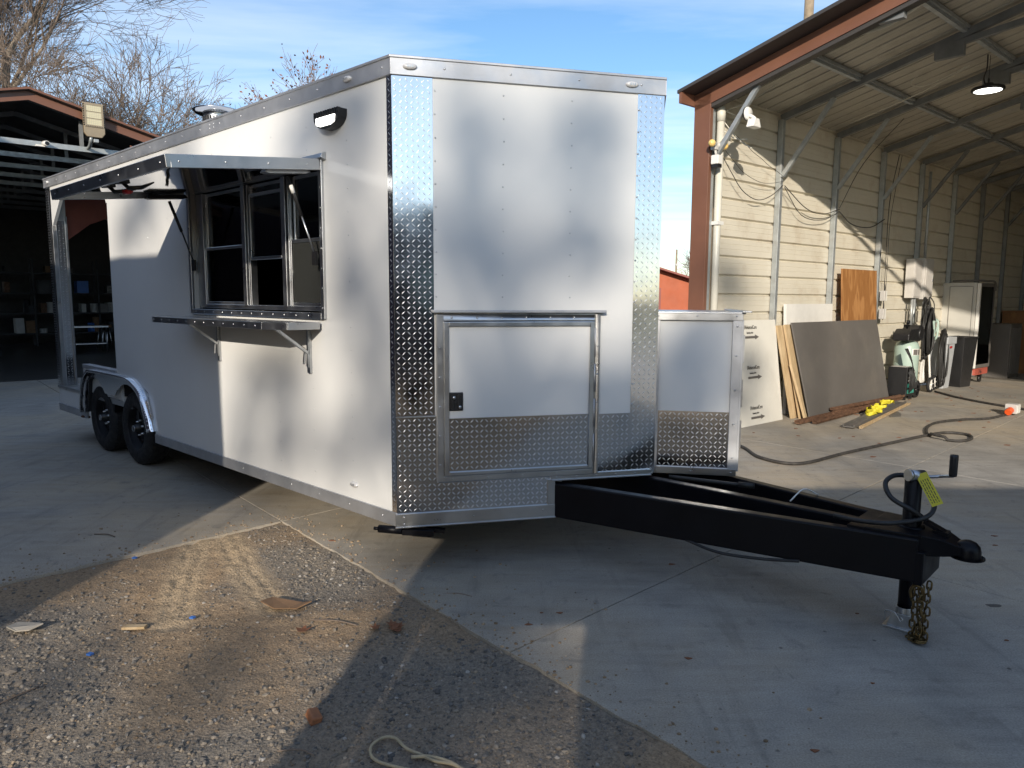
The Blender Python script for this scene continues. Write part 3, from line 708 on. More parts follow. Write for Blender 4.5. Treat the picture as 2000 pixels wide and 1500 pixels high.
for x in (-1.62, -1.40): lc.tube([(x, -.80, -.01), (x+.02, -.78, -.045), (x+.10, -.74, -.05)], .012, 8); lc.box(x-.03, x+.03, -.83, -.77, -.02, 0)
lc.tube([(-1.62, -.76, -.04), (-1.4, -.74, -.05)], .008, 6); lc.tube([(-1.30, -.74, -.05), (-1.22, -.70, -.03)], [.012, .004], 6)
lk_ = build('hatch_latch', lc, m_blackp, hatch); build('latch_knob', MB(HA).tube([(-1.50, -.76, -.055), (-1.44, -.75, -.055)], .016, 10), m_red, hatch)
# --- shelf and folding brackets
sh = MB().prism([(-2.445, -.018), (-2.445, -.285), (-.86, -.285), (-.70, -.22), (-.69, -.018)], (), 1.366, 1.376, axes='xy'); shelf = build('serving_shelf', sh, m_alu, tr)
se = MB(); se.box(-2.45, -.86, -.296, -.285, 1.336, 1.378); se.bar((-.862, -.29, 1.357), (-.697, -.223, 1.357), .010, .042); se.bar((-.695, -.223, 1.357), (-.685, -.02, 1.357), .010, .042); se.box(-2.456, -2.446, -.292, -.018, 1.336, 1.378)
build('shelf_edge', se, m_alu, shelf, bevel=.002)
rv = MB()
for x in np.arange(-2.42, -.9, .135): rv.dome((x, -.296, 1.357), .006, (0, -1, 0), .6)
build('rivets', rv, m_steel, shelf, kind='stuff')
def bracket(x):
    m = MB(); m.box(x-.016, x+.016, -.016, 0, 1.065, 1.365); m.box(x-.008, x+.008, -.022, -.016, 1.10, 1.33); m.bar((x, -.250, 1.352), (x, -.02, 1.352), .03, .018); m.bar((x+.004, -.235, 1.345), (x+.004, -.025, 1.19), .022, .014); m.bar((x-.012, -.03, 1.20), (x-.02, -.035, 1.12), .012, .012); return m
build('shelf_bracket', bracket(-2.02), m_steel, shelf); build('shelf_bracket', bracket(-.825), m_steel, shelf)
# --- flood light on the side
hl_ = [(-.640, 2.545)] + [(-.515-.125*math.cos(t), 2.52-.072*math.sin(t)) for t in np.linspace(.15, PI-.15, 12)] + [(-.390, 2.545)]
sl = build('side_light', MB().prism(hl_, (), -.055, 0), m_blackp, tr, bevel=.008)
build('lens', MB().prism([(-.615, 2.515), (-.61, 2.478), (-.57, 2.466), (-.47, 2.466), (-.43, 2.478), (-.425, 2.515)], (), -.0585, -.050), m_led, sl, bevel=.003)
fn = MB()
for k in range(11): fn.box(-.63+k*.0225, -.62+k*.0225, -.060, -.04, 2.525, 2.548)
build('cooling_fins', fn, m_blackp, sl)
# --- wheels, fender
fd = MB().prism([(-4.995, .36), (-4.97, .52), (-4.89, .68), (-4.76, .775), (-4.62, .795), (-3.80, .795), (-3.62, .775), (-3.46, .69), (-3.35, .52), (-3.30, .40)] +
     [(-3.40, .40)] + arc(-3.83, .335, .405, 10, 138, 10) + arc(-4.69, .335, .405, 42, 176, 10), (), -.025, -.015)
fend = build('fender', fd, m_diam, tr)
ft = []
for (x, z) in ((-4.998, .36), (-4.975, .52), (-4.895, .69), (-4.76, .79), (-4.60, .812), (-3.80, .812), (-3.60, .79), (-3.44, .70), (-3.33, .53), (-3.275, .385)): ft.append((x, z))
fsm = [(p.x, p.z) for p in spline([(x, 0, z) for x, z in ft], 4)]
fm = MB(); n_ = len(fsm)
vv = [(x, y, z) for (x, z) in fsm for y in (-.075, .0)]; fm.add(vv, [(2*i, 2*i+1, 2*i+3, 2*i+2) for i in range(n_-1)], True)
vv = [(x, -.075, z) for (x, z) in fsm]+[(x*.985+(-4.13)*.015, -.072, z-.022) for (x, z) in fsm]; fm.add(vv, [(i, i+1, n_+i+1, n_+i) for i in range(n_-1)], True)
build('fender_lip', fm, m_diam, fend)
db = MB(); acc = 0
for i in range(n_-1):
    a, b = Vector((fsm[i][0], 0, fsm[i][1])), Vector((fsm[i+1][0], 0, fsm[i+1][1])); d = (b-a); nn = Vector((-d.z, 0, d.x)).normalized()
    if nn.z < 0 and abs(nn.z) > .3: nn = -nn
    k = max(1, int(d.length/.020))
    for j in range(k):
        c = a.lerp(b, (j+.5)/k)
        for y in (-.060, -.035, -.012): db.dome((c.x, y, c.z), .006, nn, .45, 5)
        db.dome((c.x*.99-.041, -.0755, c.z-.011), .005, (0, -1, 0), .5, 5)
build('tread_pattern', db, m_diam, fend, fix=False, kind='stuff')
ww = MB(); ww.box(-4.99, -3.31, .30, .34, .30, .79); ww.prism([(-5.0, .36), (-4.9, .70), (-4.7, .785), (-3.6, .785), (-3.4, .70), (-3.3, .36), (-3.31, .36), (-3.41, .69), (-3.61, .775), (-4.69, .775), (-4.89, .69), (-4.99, .36)], (), .0, .33)
build('wheel_well', ww, m_dark, tr)
def wheel(cx, y0, sgn):
    r = .335; e = thing('wheel'); e.parent = tr; e.location = (cx, y0, r)
    prof = [(.195, .03), (.20, .012), (.225, .004), (.27, .0), (.30, .006), (.322, .022), (.333, .045), (.335, .10), (.333, .16), (.322, .188), (.30, .204), (.2, .20)]
    t = MB().lathe([(a, b*sgn) for a, b in prof], (0, 0, 0), 'y', 48)
    for k in range(48):
        a = 2*PI*k/48
        for (yy, w) in ((.052, .02), (.10, .026), (.152, .02)):
            c = Vector((math.cos(a+yy*2)*.3355, yy*sgn, math.sin(a+yy*2)*.3355)); tt = Vector((-math.sin(a+yy*2), 0, math.cos(a+yy*2)))
            t.bar(c-tt*.013, c+tt*.013, .030, .010, up=(c.x, 0, c.z))
    build('tyre', t, m_rubber, e)
    rim = MB().lathe([(.198, .02), (.19, .028), (.18, .04), (.172, .075), (.15, .085), (.12, .07), (.075, .062), (.0001, .062)], (0, 0, 0), 'y', 32) if sgn > 0 else MB().lathe([(.198, -.02), (.172, -.075), (.0001, -.062)], (0, 0, 0), 'y', 32)
    for k in range(8):
        a = 2*PI*k/8; rim.lathe([(.022, .068), (.022, .058), (.0001, .058)], (.118*math.cos(a), 0, .118*math.sin(a)), 'y', 8)
    build('rim', rim, m_black, e)
    hub = MB().lathe([(.0001, -.005), (.022, -.004), (.030, .004), (.034, .02), (.042, .03), (.044, .07)], (0, 0, 0), 'y', 20); build('hub_cap', hub, m_blackp, e)
    build('hub_ring', MB().lathe([(.020, -.008), (.026, -.010), (.030, -.004), (.026, .0)], (0, 0, 0), 'y', 20), m_steel, e)
    nt_ = MB()
    for k in range(6):
        a = 2*PI*k/6+.3; nt_.lathe([(.0001, .038), (.009, .038), (.009, .065)], (.070*math.cos(a), 0, .070*math.sin(a)), 'y', 6)
    build('lug_nut', nt_, m_steel, e)
wheel(-4.69, .02, 1); wheel(-3.83, .02, 1); wheel(-4.69, W-.02, -1); wheel(-3.83, W-.02, -1)
ax = MB(); 
for x in (-4.69, -3.83): ax.tube([(x, .15, .335), (x, W-.15, .335)], .035, 10)
ax.box(-5.9, 0, .35, .40, .30, .50); ax.box(-5.9, 0, W-.40, W-.35, .30, .50)
for x in np.arange(-5.6, 0, .6): ax.box(x, x+.05, .04, W-.04, .42, .50)
build('chassis', ax, m_black, tr)
hv = MB(); hv.tube([(-5.12, -.02, .30), (-5.02, .02, .30)], .012, 8); build('valve_pipe', hv, m_rust, tr)
# roof vent
vt = MB().lathe([(.13, 2.72), (.13, 2.97), (.15, 2.97), (.15, 2.985), (.135, 2.985), (.135, 3.0)], (-4.43, 1.2, .0), 'z', 28); vent = build('roof_vent', vt, m_steel, tr)
vt = MB().lathe([(.15, 3.215), (.21, 3.22), (.235, 3.245), (.236, 3.255), (.16, 3.275), (.0001, 3.285)], (-4.43, 1.2, .16), 'z', 28); build('cap', vt, m_diam, vent)
vt = MB().lathe([(.13, 2.99), (.13, 3.38)], (-4.43, 1.2, 0), 'z', 28); build('collar', vt, m_steel, vent)
vs3 = MB()
for k in range(28): a = 2*PI*k/28; vs3.box(-4.43+.131*math.cos(a)-.006, -4.43+.131*math.cos(a)+.006, 1.2+.131*math.sin(a)-.006, 1.2+.131*math.sin(a)+.006, 3.27, 3.34)
build('vent_slot', vs3, m_dark, vent)
# --- tongue
YC = W/2
def rail(y0, x0, y1, x1, z0=.278, z1=.478, w=.065):
    m = MB(); m.bar((x0, y0, (z0+z1)/2), (x1, y1, (z0+z1)/2), w, z1-z0); return m
ton = thing('tongue'); ton.parent = tr
build('rail', rail(YC-.56, .15, YC-.125, 2.27), m_black, ton, bevel=.010); build('rail', rail(YC+.56, .15, YC+.125, 2.27), m_black, ton, bevel=.010)
build('centre_rail', rail(YC, .15, YC, 2.20), m_black, ton, bevel=.010)
cp = MB(); cp.prism([(1.98, YC-.18), (1.98, YC+.18), (2.28, YC+.13), (2.28, YC-.13)], (), .479, .487, axes='xy'); build('jack_plate', cp, m_black, ton)
cp = MB(); cp.box(2.262, 2.30, YC-.155, YC+.155, .268, .42); build('front_plate', cp, m_black, ton, bevel=.006)
# coupler: tapered channel ending in a ball cup
cpl = MB(); secs = [(2.05, .168, .44, .490), (2.20, .150, .40, .491), (2.29, .120, .395, .487), (2.36, .075, .398, .472), (2.40, .056, .405, .455), (2.42, .050, .408, .450)]
vv = [(x, YC+sy*w, z) for x, w, zl, zh in secs for sy, z in ((-1, zl), (-1, zh), (1, zh), (1, zl))]
cpl.add(vv, [(4*i+a, 4*i+b, 4*i+4+b, 4*i+4+a) for i in range(len(secs)-1) for a, b in ((0, 1), (1, 2), (2, 3), (3, 0))]+[(0, 1, 2, 3)])
cpl.lathe([(.054, .395), (.053, .43), (.048, .450), (.034, .466), (.015, .474), (.0001, .475)], (2.435, YC, 0), 'z', 24); cpl.lathe([(.070, .402), (.070, .394), (.04, .394)], (2.435, YC, 0), 'z', 24)
build('coupler', cpl, m_black, ton, bevel=.004)
lv = MB(); lv.bar((2.36, YC, .482), (2.26, YC, .525), .05, .014); lv.tube(spline([(2.27, YC, .52), (2.245, YC, .545), (2.215, YC, .56), (2.19, YC, .56)], 4), .008, 8); lv.box(2.30, 2.36, YC-.03, YC+.03, .47, .495); build('coupler_latch', lv, m_black, ton)
# jack
JX = 2.202
jk = thing('jack'); jk.parent = ton; jk.location = (JX, YC, 0)
# deeper than sub-part is not allowed, so the jack itself is a part of the trailer
jk.parent = tr
build('jack_tube', MB().lathe([(.0001, .715), (.030, .715), (.0365, .709), (.0365, .29)], (0, 0, 0), 'z', 24), m_black, jk)
build('jack_leg', MB().lathe([(.0300, .30), (.0300, .06), (.0001, .06)], (0, 0, 0), 'z', 20), m_black, jk)
fo = MB(); fo.box(-.075, .075, -.065, .065, .001, .010); fo.lathe([(.042, .01), (.036, .10), (.034, .10)], (0, 0, 0), 'z', 20); fo.prism([(-.06, .01), (.06, .01), (.04, .075), (-.04, .075)], (), -.05, -.043); build('jack_foot', fo, m_steel, jk, bevel=.002)
pn = MB().tube(spline([(-.065, -.052, .03), (-.068, -.054, .075), (-.03, -.056, .08), (-.01, -.058, .06), (0, -.06, .045), (.01, -.058, .055), (0, -.058, .066)], 5), .003, 6); build('hitch_pin', pn, m_steel, jk)
hb = MB(); hb.tube([(-.005, -.045, .735), (.028, .035, .728)], .024, 16); hb.tube([(-.012, -.055, .736), (-.005, -.045, .735)], .027, 16); build('gear_cap', hb, m_steel, jk)
cr_ = MB(); cr_.tube(spline([(.03, .03, .725), (.06, .05, .722), (.10, .06, .730), (.150, .0, .750), (.158, -.01, .756)], 5), .008, 8); build('crank_arm', cr_, m_steel, jk)
build('crank_grip', MB().lathe([(.0001, .752), (.015, .752), (.017, .76), (.0175, .84), (.016, .848), (.0001, .848)], (.156, -.01, 0), 'z', 16), m_blackp, jk)
rg = MB().lathe([(.037, .478), (.060, .478), (.060, .494), (.037, .494)], (0, 0, 0), 'z', 24); build('jack_flange', rg, m_black, jk)
# tag hanging from the crank
tg_ = thing('warning_tag'); tg_.parent = tr; tg_.location = (JX+.03, YC-.02, .745)
e1 = Vector((.55, -.25, -.80)).normalized(); nrm_ = Vector((.35, -.90, .25)); nrm_ = (nrm_-e1*nrm_.dot(e1)).normalized(); e2 = nrm_.cross(e1)
TF = Matrix((e1, e2, nrm_)).transposed().to_4x4()
tb_ = MB(TF); tb_.box(0, .155, -.022, .026, -.0007, 0); build('tag_sheet', tb_, m_yel, tg_)
tp_ = MB(TF); rt_ = random.Random(5)
for k in range(4):
    u = .030
    while u < .140:
        w = rt_.uniform(.008, .020); tp_.box(u, min(u+w, .143), .013-.0095*k, .0165-.0095*k, .0002, .0005); u += w+.004
build('tag_print', tp_, m_ink, tg_, kind='stuff')
# cables on the tongue
cb = MB(); cb.tube(spline([(1.90, YC-.12, .50), (2.02, YC-.14, .505), (2.16, YC-.12, .52), (2.27, YC-.02, .55), (2.28, YC+.06, .60), (2.24, YC+.09, .66), (2.18, YC+.075, .70), (2.12, YC+.02, .71), (2.10, YC-.06, .685), (2.14, YC-.10, .63), (2.22, YC-.08, .585), (2.245, YC-.04, .55), (2.235, YC, .50)], 6), .011, 10); build('wiring_cable', cb, m_hose, ton)
cb = MB(); cb.tube(spline([(1.25, YC-.36, .285), (1.42, YC-.34, .255), (1.62, YC-.30, .262), (1.8, YC-.26, .285)], 6), .008, 8); build('brake_line', cb, m_hose, ton)
cb = MB(); cb.tube(spline([(1.62, YC+.05, .48), (1.65, YC+.15, .53), (1.68, YC+.28, .48)], 6), .004, 6); build('breakaway_cable', cb, m_whitepl, ton)
cb = MB(); cb.tube(spline([(.9, YC+.05, .485), (1.1, YC+.10, .487), (1.3, YC+.17, .484)], 6), .011, 8); cb.tube([(1.28, YC+.16, .487), (1.36, YC+.19, .487)], .016, 8); build('plug_lead', cb, m_hose, ton)
# safety chains
def link_mesh():
    m = MB(); pts = []
    for k in range(16):
        a = 2*PI*k/16; x = .011*math.cos(a); z = .011*math.sin(a)+(.009 if math.sin(a) > .01 else (-.009 if math.sin(a) < -.01 else 0)); pts.append((x, 0, z))
    pts += pts[:1]; m.tube(pts, .0042, 6, cap=False); return m
chain = thing('safety_chain'); chain.parent = tr
lk0 = None
def hang(x, y, z0, z1, seed):
    global lk0
    rr = random.Random(seed); k = 0; z = z0
    while z > z1:
        mt = Matrix.Translation((x+rr.uniform(-.004, .004), y+rr.uniform(-.004, .004), z)) @ Matrix.Rotation(R(90*(k % 2)+rr.uniform(-25, 25)+ROT*0), 4, 'Z') @ Matrix.Rotation(R(rr.uniform(-8, 8)), 4, 'X')
        if lk0 is None: lk0 = build('link', link_mesh(), m_chain, chain); lk0.matrix_local = mt
        else: share(lk0, chain, mat4=mt)
        z -= .030; k += 1
for i, (dx_, dy_) in enumerate(((.068, -.135), (.092, -.115), (.112, -.10), (.10, -.15))): hang(JX+dx_, YC+dy_, .262-.02*(i % 2), .022, i)
rr = random.Random(9)
for k in range(9): share(lk0, chain, mat4=Matrix.Translation((JX+.09+rr.uniform(-.03, .03), YC-.13+rr.uniform(-.03, .03), .012+.006*(k % 3))) @ Matrix.Rotation(R(rr.uniform(0, 180)), 4, 'Z') @ Matrix.Rotation(R(80), 4, 'X'))
hk = MB().tube(spline([(JX+.06, YC-.14, .20), (JX+.055, YC-.14, .235), (JX+.075, YC-.14, .265), (JX+.10, YC-.14, .245), (JX+.095, YC-.14, .21), (JX+.08, YC-.14, .20)], 5), .009, 8); build('hook', hk, m_chain, chain)
# stabiliser jack under the corner
sj = MB(); sj.tube([(-.10, -.05, .262), (.02, .02, .262)], .022, 12); sj.tube([(-.125, -.064, .262), (-.10, -.05, .262)], .010, 8); sj.bar((.02, .02, .258), (.14, .14, .25), .05, .03); sj.bar((.02, .08, .27), (.16, .20, .25), .04, .02)
build('stabiliser_jack', sj, m_black, tr)

# ================================================================== RIGHT BARN (open-fronted metal building)
barn = thing('metal_barn', 'open fronted metal barn with ivory ribbed wall, galvanised frame and brown rake trim', 'barn', W0, BROT)
# barn local: x along the wall, y = -t (into the barn is -y)
H, PIT, NB, SP, X00 = 3.78, .245, 14, 1.52, -.31
LEN = SP*NB
def ribprof(z0, n, pitch=.225):
    p = []
    for k in range(n):
        z = z0+k*pitch; p += [(0, z+.002), (0, z+.065), (.003, z+.068), (0, z+.071), (0, z+.125), (.003, z+.128), (0, z+.131), (0, z+.182), (.032, z+.194), (.032, z+.209), (0, z+.223)]
    p.append((.001, z0+n*pitch+.012))
    return p
wps = None
for r_ in range(5):
    n = 4 if r_ < 4 else 1; pr = ribprof(.02+r_*.9, n)
    for s_ in range(5):
        xa = X00-.05+s_*LEN/5; xb = X00-.05+(s_+1)*LEN/5+.015
        m = MB(); k = len(pr); yo = .04+.002*((s_+r_) % 2)
        m.add([(xa, yo+p[0], p[1]) for p in pr]+[(xb, yo+p[0], p[1]) for p in pr], [(i, i+1, k+i+1, k+i) for i in range(k-1)])
        build('wall_panel', m, m_barnwall, barn, fix=False)
for k in range(NB+1):
    x = X00+k*SP
    build('post', MB().box(x-.032, x+.032, -.036, .034, 0, H-.02), m_galv if k < 6 else m_galvshade, barn, bevel=.004)  # posts deeper in the barn take the shaded copy
    f = MB(); RH = 6.2
    f.bar((x, 0, H), (x, -RH, H+PIT*RH), .06, .075); f.bar((x, -RH, H+PIT*RH), (x, -2*RH, H), .06, .075)
    f.bar((x, -1.85, H+PIT*1.85-.05), (x, -RH, H+PIT*1.85+.45), .05, .06); f.bar((x, -2*RH+1.85, H+PIT*1.85-.05), (x, -RH, H+PIT*1.85+.45), .05, .06)
    f.box(x-.036, x+.036, -2.02, -1.74, H+PIT*1.85-.17, H+PIT*1.85-.02)
    build('rafter', f, m_galvshade, barn)
    b = MB(); b.bar((x, -.036, H-.72), (x, -.66, H+PIT*.62-.03), .05, .05); build('knee_brace', b, m_galv if k < 4 else m_galvshade, barn, bevel=.004)  # deeper braces take the shaded copy too
    p = MB().box(x-.03, x+.03, -2*RH-.03, -2*RH+.03, 0, H); build('post', p, m_galvshade, barn)
PUR = [.95, 2.02, 3.1, 4.2, 5.3]
for t in PUR:
    for sgn in (0, 1):
        y = -t if not sgn else -(12.4-t)
        pm = MB().box(X00-.05, X00+LEN, y-.045, y+.045, H+PIT*t+.036, H+PIT*t+.070); pm.box(X00-.05, X00+LEN, y-.022, y+.022, H+PIT*t+.005, H+PIT*t+.036)
        build('purlin', pm, m_galv if t < 2.5 else m_galvshade, barn)  # purlins towards the ridge take the shaded copy
def roof_sheet(xa, xb, ya, za, yb, zb_, up):
    m = MB(); nseg = int(math.ceil((xb-xa)/.225)); pr = []
    for k in range(nseg):
        x = xa+k*.225; pr += [(x, 0), (x+.06, 0), (x+.063, .004), (x+.066, 0), (x+.13, 0), (x+.133, .004), (x+.136, 0), (x+.176, 0), (x+.190, .032), (x+.210, .032), (x+.223, 0)]
    k = len(pr); m.add([(p[0], ya, za+p[1]) for p in pr]+[(p[0], yb, zb_+p[1]) for p in pr], [(i, i+1, k+i+1, k+i) for i in range(k-1)]); return m
XA = X00-.34
for s_ in range(4):
    xa = XA+(LEN+.7)*s_/4; xb = XA+(LEN+.7)*(s_+1)/4+.01
    build('roof_panel', roof_sheet(xa, xb, .20, H+.075-.2*PIT, -6.2, H+.075+6.2*PIT, 1), m_roofin, barn, fix=False)
    build('roof_panel', roof_sheet(xa, xb, -12.6, H+.075-.2*PIT, -6.2, H+.075+6.2*PIT, 1), m_roofin, barn, fix=False)
ra = MB()
def rk(ya, yb, dz, h, x0, x1):
    za, zb_ = H+.06+PIT*(-ya if ya > -6.2 else 12.4+ya)+dz, H+.06+PIT*(-yb if yb > -6.2 else 12.4+yb)+dz
    ra.add([(x, y, z+q) for x in (x0, x1) for (y, z) in ((ya, za), (yb, zb_)) for q in (0, -h)], [(0, 1, 3, 2), (4, 6, 7, 5), (0, 2, 6, 4), (1, 5, 7, 3), (0, 4, 5, 1), (2, 3, 7, 6)])
rk(.16, -6.2, -.005, .17, X00-.10, X00-.07); rk(-6.2, -12.5, -.005, .17, X00-.10, X00-.07)
build('rake_trim', ra, m_brown, barn)
ra = MB(); rk(.22, -6.2, .035, .035, XA-.01, X00-.06); rk(-6.2, -12.6, .035, .035, XA-.01, X00-.06); build('roof_edge', ra, m_roofdk, barn)  # dark colour stands in for the shade under the roof overhang
ra = MB(); rk(.14, -6.2, -.172, .045, X00-.085, X00+.02); build('rake_soffit', ra, m_roofdk, barn)  # dark strip: shaded underside of the rake trim put into the colour
build('eave_trim', MB().box(XA, X00+LEN, .165, .20, H-.10, H+.045), m_brown, barn)
build('corner_trim', MB().box(X00-.10, X00-.04, -.05, .16, 0, H+.02), m_brown, barn, bevel=.003)
build('corner_channel', MB().box(X00-.04, X00-.034, -.05, -.01, 0, H), m_galv, barn)
pp = MB().tube([(X00+.075, -.075, .3), (X00+.075, -.075, H-.28)], .042, 16); pp.tube([(X00+.075, -.075, H-.28), (X00+.075, -.075, H-.12)], .050, 16); pipe = build('drain_pipe', pp, m_pvc, barn)
pb = MB().box(X00+.02, X00+.13, -.125, -.03, 2.36, 2.40); build('pipe_clamp', pb, m_whitepl, pipe)
build('back_wall', MB().box(X00+LEN, X00+LEN+.05, -12.4, .05, 0, H+2), m_barnwall, barn); build('far_side_wall', MB().box(X00, X00+LEN, -12.5, -12.45, 0, H+.1), m_barnwall, barn)
build('wall_stud', MB().box(X00+.03, X00+.06, -.03, .035, .3, 2.55), m_pole, barn)
# things on the barn
def onb(X, t, z): return BP(X, t, z)
def bthing(name, label, cat, X, t, z=0, group=None, rot=0): return thing(name, label, cat, BP(X, t, z), BROT+rot, group)
# twin flood lamp with sensor on the corner post
q = bthing('twin_bulb_lamp', 'weathered twin bulb security lamp with two yellow bulbs and sensor on the barn corner post', 'lamp', X00-.06, .10, 3.20)
build('mount', MB().box(-.03, .03, -.03, .04, -.03, .05), m_grey, q, bevel=.006)
for dx in (-1, 1):
    d = Vector((dx*.085, -.03, .015)); build('lamp_socket', MB().tube([(dx*.02, -.01, .03), d], .026, 12), m_grey, q)
    bl_ = MB().lathe([(.0001, -.042), (.025, -.034), (.040, -.012), (.040, .010), (.028, .032), (.018, .045)], (0, 0, 0), 'z', 16); o = build('bulb', bl_, m_bulb, q)
    o.matrix_local = Matrix.Translation(d*1.45) @ Vector((-dx, .3, -.1)).to_track_quat('Z', 'Y').to_matrix().to_4x4()
build('sensor_arm', MB().tube([(0, 0, 0), (0, -.02, -.10)], .014, 8), m_grey, q); build('motion_sensor', MB().box(-.045, .045, -.075, .02, -.19, -.09), m_whitepl, q, bevel=.01); build('sensor_window', MB().box(-.04, .04, -.07, .01, -.225, -.19), m_blackp, q)
q = bthing('spot_lamp', 'white round-based spot lamp clipped to the front knee brace of the barn', 'lamp', X00-.02, .43, 3.50)
build('lamp_base', MB().lathe([(.0001, -.06), (.062, -.06), (.072, -.045), (.072, -.035)], (0, 0, 0), 'y', 24), m_whitepl, q); build('gasket', MB().lathe([(.074, -.036), (.074, -.022), (.0001, -.022)], (0, 0, 0), 'y', 24), m_blackp, q)
build('lamp_arm', MB().tube(spline([(0, -.06, -.02), (.01, -.10, -.045), (.03, -.11, -.06)], 4), .018, 10), m_whitepl, q)
build('lamp_head', MB().prism([(-.03, -.06), (.06, -.06), (.10, -.155), (-.07, -.155)], (), -.15, -.06), m_whitepl, q, bevel=.012)
# wires along the wall
wr = MB()
for seed, z0, zm, x0, x1, sag in ((1, 3.26, 3.0, X00+.1, 1.2, .18), (2, 3.18, 2.95, X00+.1, 1.2, .34), (3, 3.4, 3.05, .1, 1.22, .02)):
    wr.tube(spline([(x0+(x1-x0)*k/6, -.06-.01*(k % 2), z0+(zm-z0)*k/6-sag*math.sin(PI*k/6)) for k in range(7)], 5), .005 if seed == 2 else .003, 6)
wr.tube(spline([(1.24, -.06, 2.95), (1.8, -.06, 2.72), (2.3, -.05, 2.68), (2.76, -.06, 2.78)], 5), .006, 6); wr.tube(spline([(1.24, -.06, 2.93), (1.7, -.06, 2.62), (2.3, -.05, 2.60), (2.76, -.06, 2.75)], 5), .005, 6)
wr.tube(spline([(2.76, -.06, 2.80), (2.9, -.3, 3.4), (3.0, -.75, 3.93)], 5), .005, 6); wr.tube(spline([(2.78, -.05, 2.75), (3.2, -.05, 2.6), (3.8, -.05, 2.6), (4.26, -.06, 2.75)], 5), .008, 6)
wr.tube(spline([(4.45, -.05, 1.2), (4.43, -.05, 2.0), (4.40, -.06, 3.0), (4.3, -.2, 3.7)], 5), .006, 6); wr.tube(spline([(4.5, -.05, 1.5), (4.49, -.05, 2.2), (4.48, -.06, 2.8), (4.4, -.2, 3.7)], 5), .004, 6)
wire = build('wall_cable', wr, m_cable); wire.location = W0; wire.rotation_euler = (0, 0, BROT); tag(wire, 'thin dusty electrical cables strung along the ivory ribbed barn wall', 'cable')
cw = MB()
for a, b in (((X00+.12, -.09, 3.62), (X00+.5, -.5, 3.9)), ((X00+.1, -.1, 3.62), (X00+.62, -.28, 3.58)), ((X00+.12, -.09, 3.5), (X00+.3, -.34, 3.2)), ((X00+.1, -.1, 3.4), (X00+.28, -.3, 3.3))):
    a, b = Vector(a), Vector(b); cw.tube(spline([a, a.lerp(b, .5)+Vector((.02, .02, -.03)), b], 5), .006, 6)
for k in range(3): cw.tube(spline([(X00+.0, -.14+.02*k, 3.24), (X00+.06, -.16, 3.30+.02*k), (X00+.10, -.2, 3.27), (X00+.04, -.21, 3.33), (X00+.02, -.24, 3.38)], 4), .005, 6)
cw.tube(spline([(X00-.05, -.55, 3.78), (X00-.03, -.80, 3.99), (X00-.02, -1.1, 4.05)], 4), .006, 6)
o = build('loose_wiring', cw, m_pvc); o.location = W0; o.rotation_euler = (0, 0, BROT); tag(o, 'tangle of white wires around the front knee brace and drain pipe', 'wiring')
def bcopy(o): o.location = W0; o.rotation_euler = (0, 0, BROT); return o
# high bay lamp
q = bthing('high_bay_lamp', 'lit round black high bay lamp hanging from the barn rafters', 'lamp', 2.30, 1.93, 3.93)
build('housing', MB().lathe([(.0001, .075), (.05, .07), (.06, .045), (.10, .03), (.165, .022), (.172, .0), (.165, -.012), (.14, -.012)], (0, 0, 0), 'z', 32), m_blackp, q)
build('lens', MB().lathe([(.145, -.010), (.0001, -.014)], (0, 0, 0), 'z', 32), m_ledwarm, q)
hk = MB(); hk.tube(spline([(0, 0, .07), (.02, 0, .10), (0, 0, .13), (-.02, 0, .10), (0, 0, .075)], 4), .007, 6); hk.tube([(0, 0, .13), (0, 0, .38)], .003, 6); hk.tube(spline([(-.08, 0, .03), (-.07, .03, .12), (-.02, .02, .24), (-.06, .01, .38)], 5), .008, 6); build('hanging_cord', hk, m_blackp, q)
wl = MB().tube(spline([(2.25, -1.8, 4.34), (2.1, -1.5, 4.30), (2.0, -1.2, 4.12), (2.05, -1.35, 4.05), (2.2, -1.75, 4.22), (2.1, -1.3, 4.0), (2.2, -.4, 3.80)], 6), .006, 6)
o = bcopy(build('lamp_cable', wl, m_pvc)); tag(o, 'looped white lamp cable clipped under the second barn rafter', 'cable')
wl = MB().tube(spline([(X00+.2, -2.1, 4.24), (X00+.3, -1.75, 4.15), (X00+.05, -1.55, 4.05), (X00-.05, -1.3, 3.98)], 6), .022, 8)
o = bcopy(build('flex_conduit', wl, m_pvc)); tag(o, 'thick white flexible conduit at the top of the barn front under the rake trim', 'conduit')

# boards leaning along the wall
def lean(name, X0, X1, tb0, tb1, tt, h, mat, th=.02, label=None, cat=None, X0t=None, X1t=None, extra=None, parent=None):
    a = BP(X0, tb0); b = BP(X1, tb1); c = BP(X1 if X1t is None else X1t, tt, h); d = BP(X0 if X0t is None else X0t, tt, h)
    n = (b-a).cross(d-a).normalized()*th
    m = MB(); m.add([tuple(p) for p in (a, b, c, d)]+[tuple(p-n) for p in (a, b, c, d)], [(0, 1, 2, 3), (7, 6, 5, 4), (0, 4, 5, 1), (1, 5, 6, 2), (2, 6, 7, 3), (3, 7, 4, 0)])
    o = build(name, m, mat, bevel=.002); tag(o, label, cat); return o, (a, b, c, d)
o, (a, b, c, d) = lean('printed_foam_board', -.36, 1.06, .29, .29, .12, 1.265, m_board, .02, 'off white foam board printed with three lines of arrows, leaning on the ribbed wall', 'board')
ex = (b-a).normalized(); ez = (d-a).normalized(); en = ex.cross(ez).normalized()
Mx = Matrix((ex, ez, en)).transposed().to_4x4()
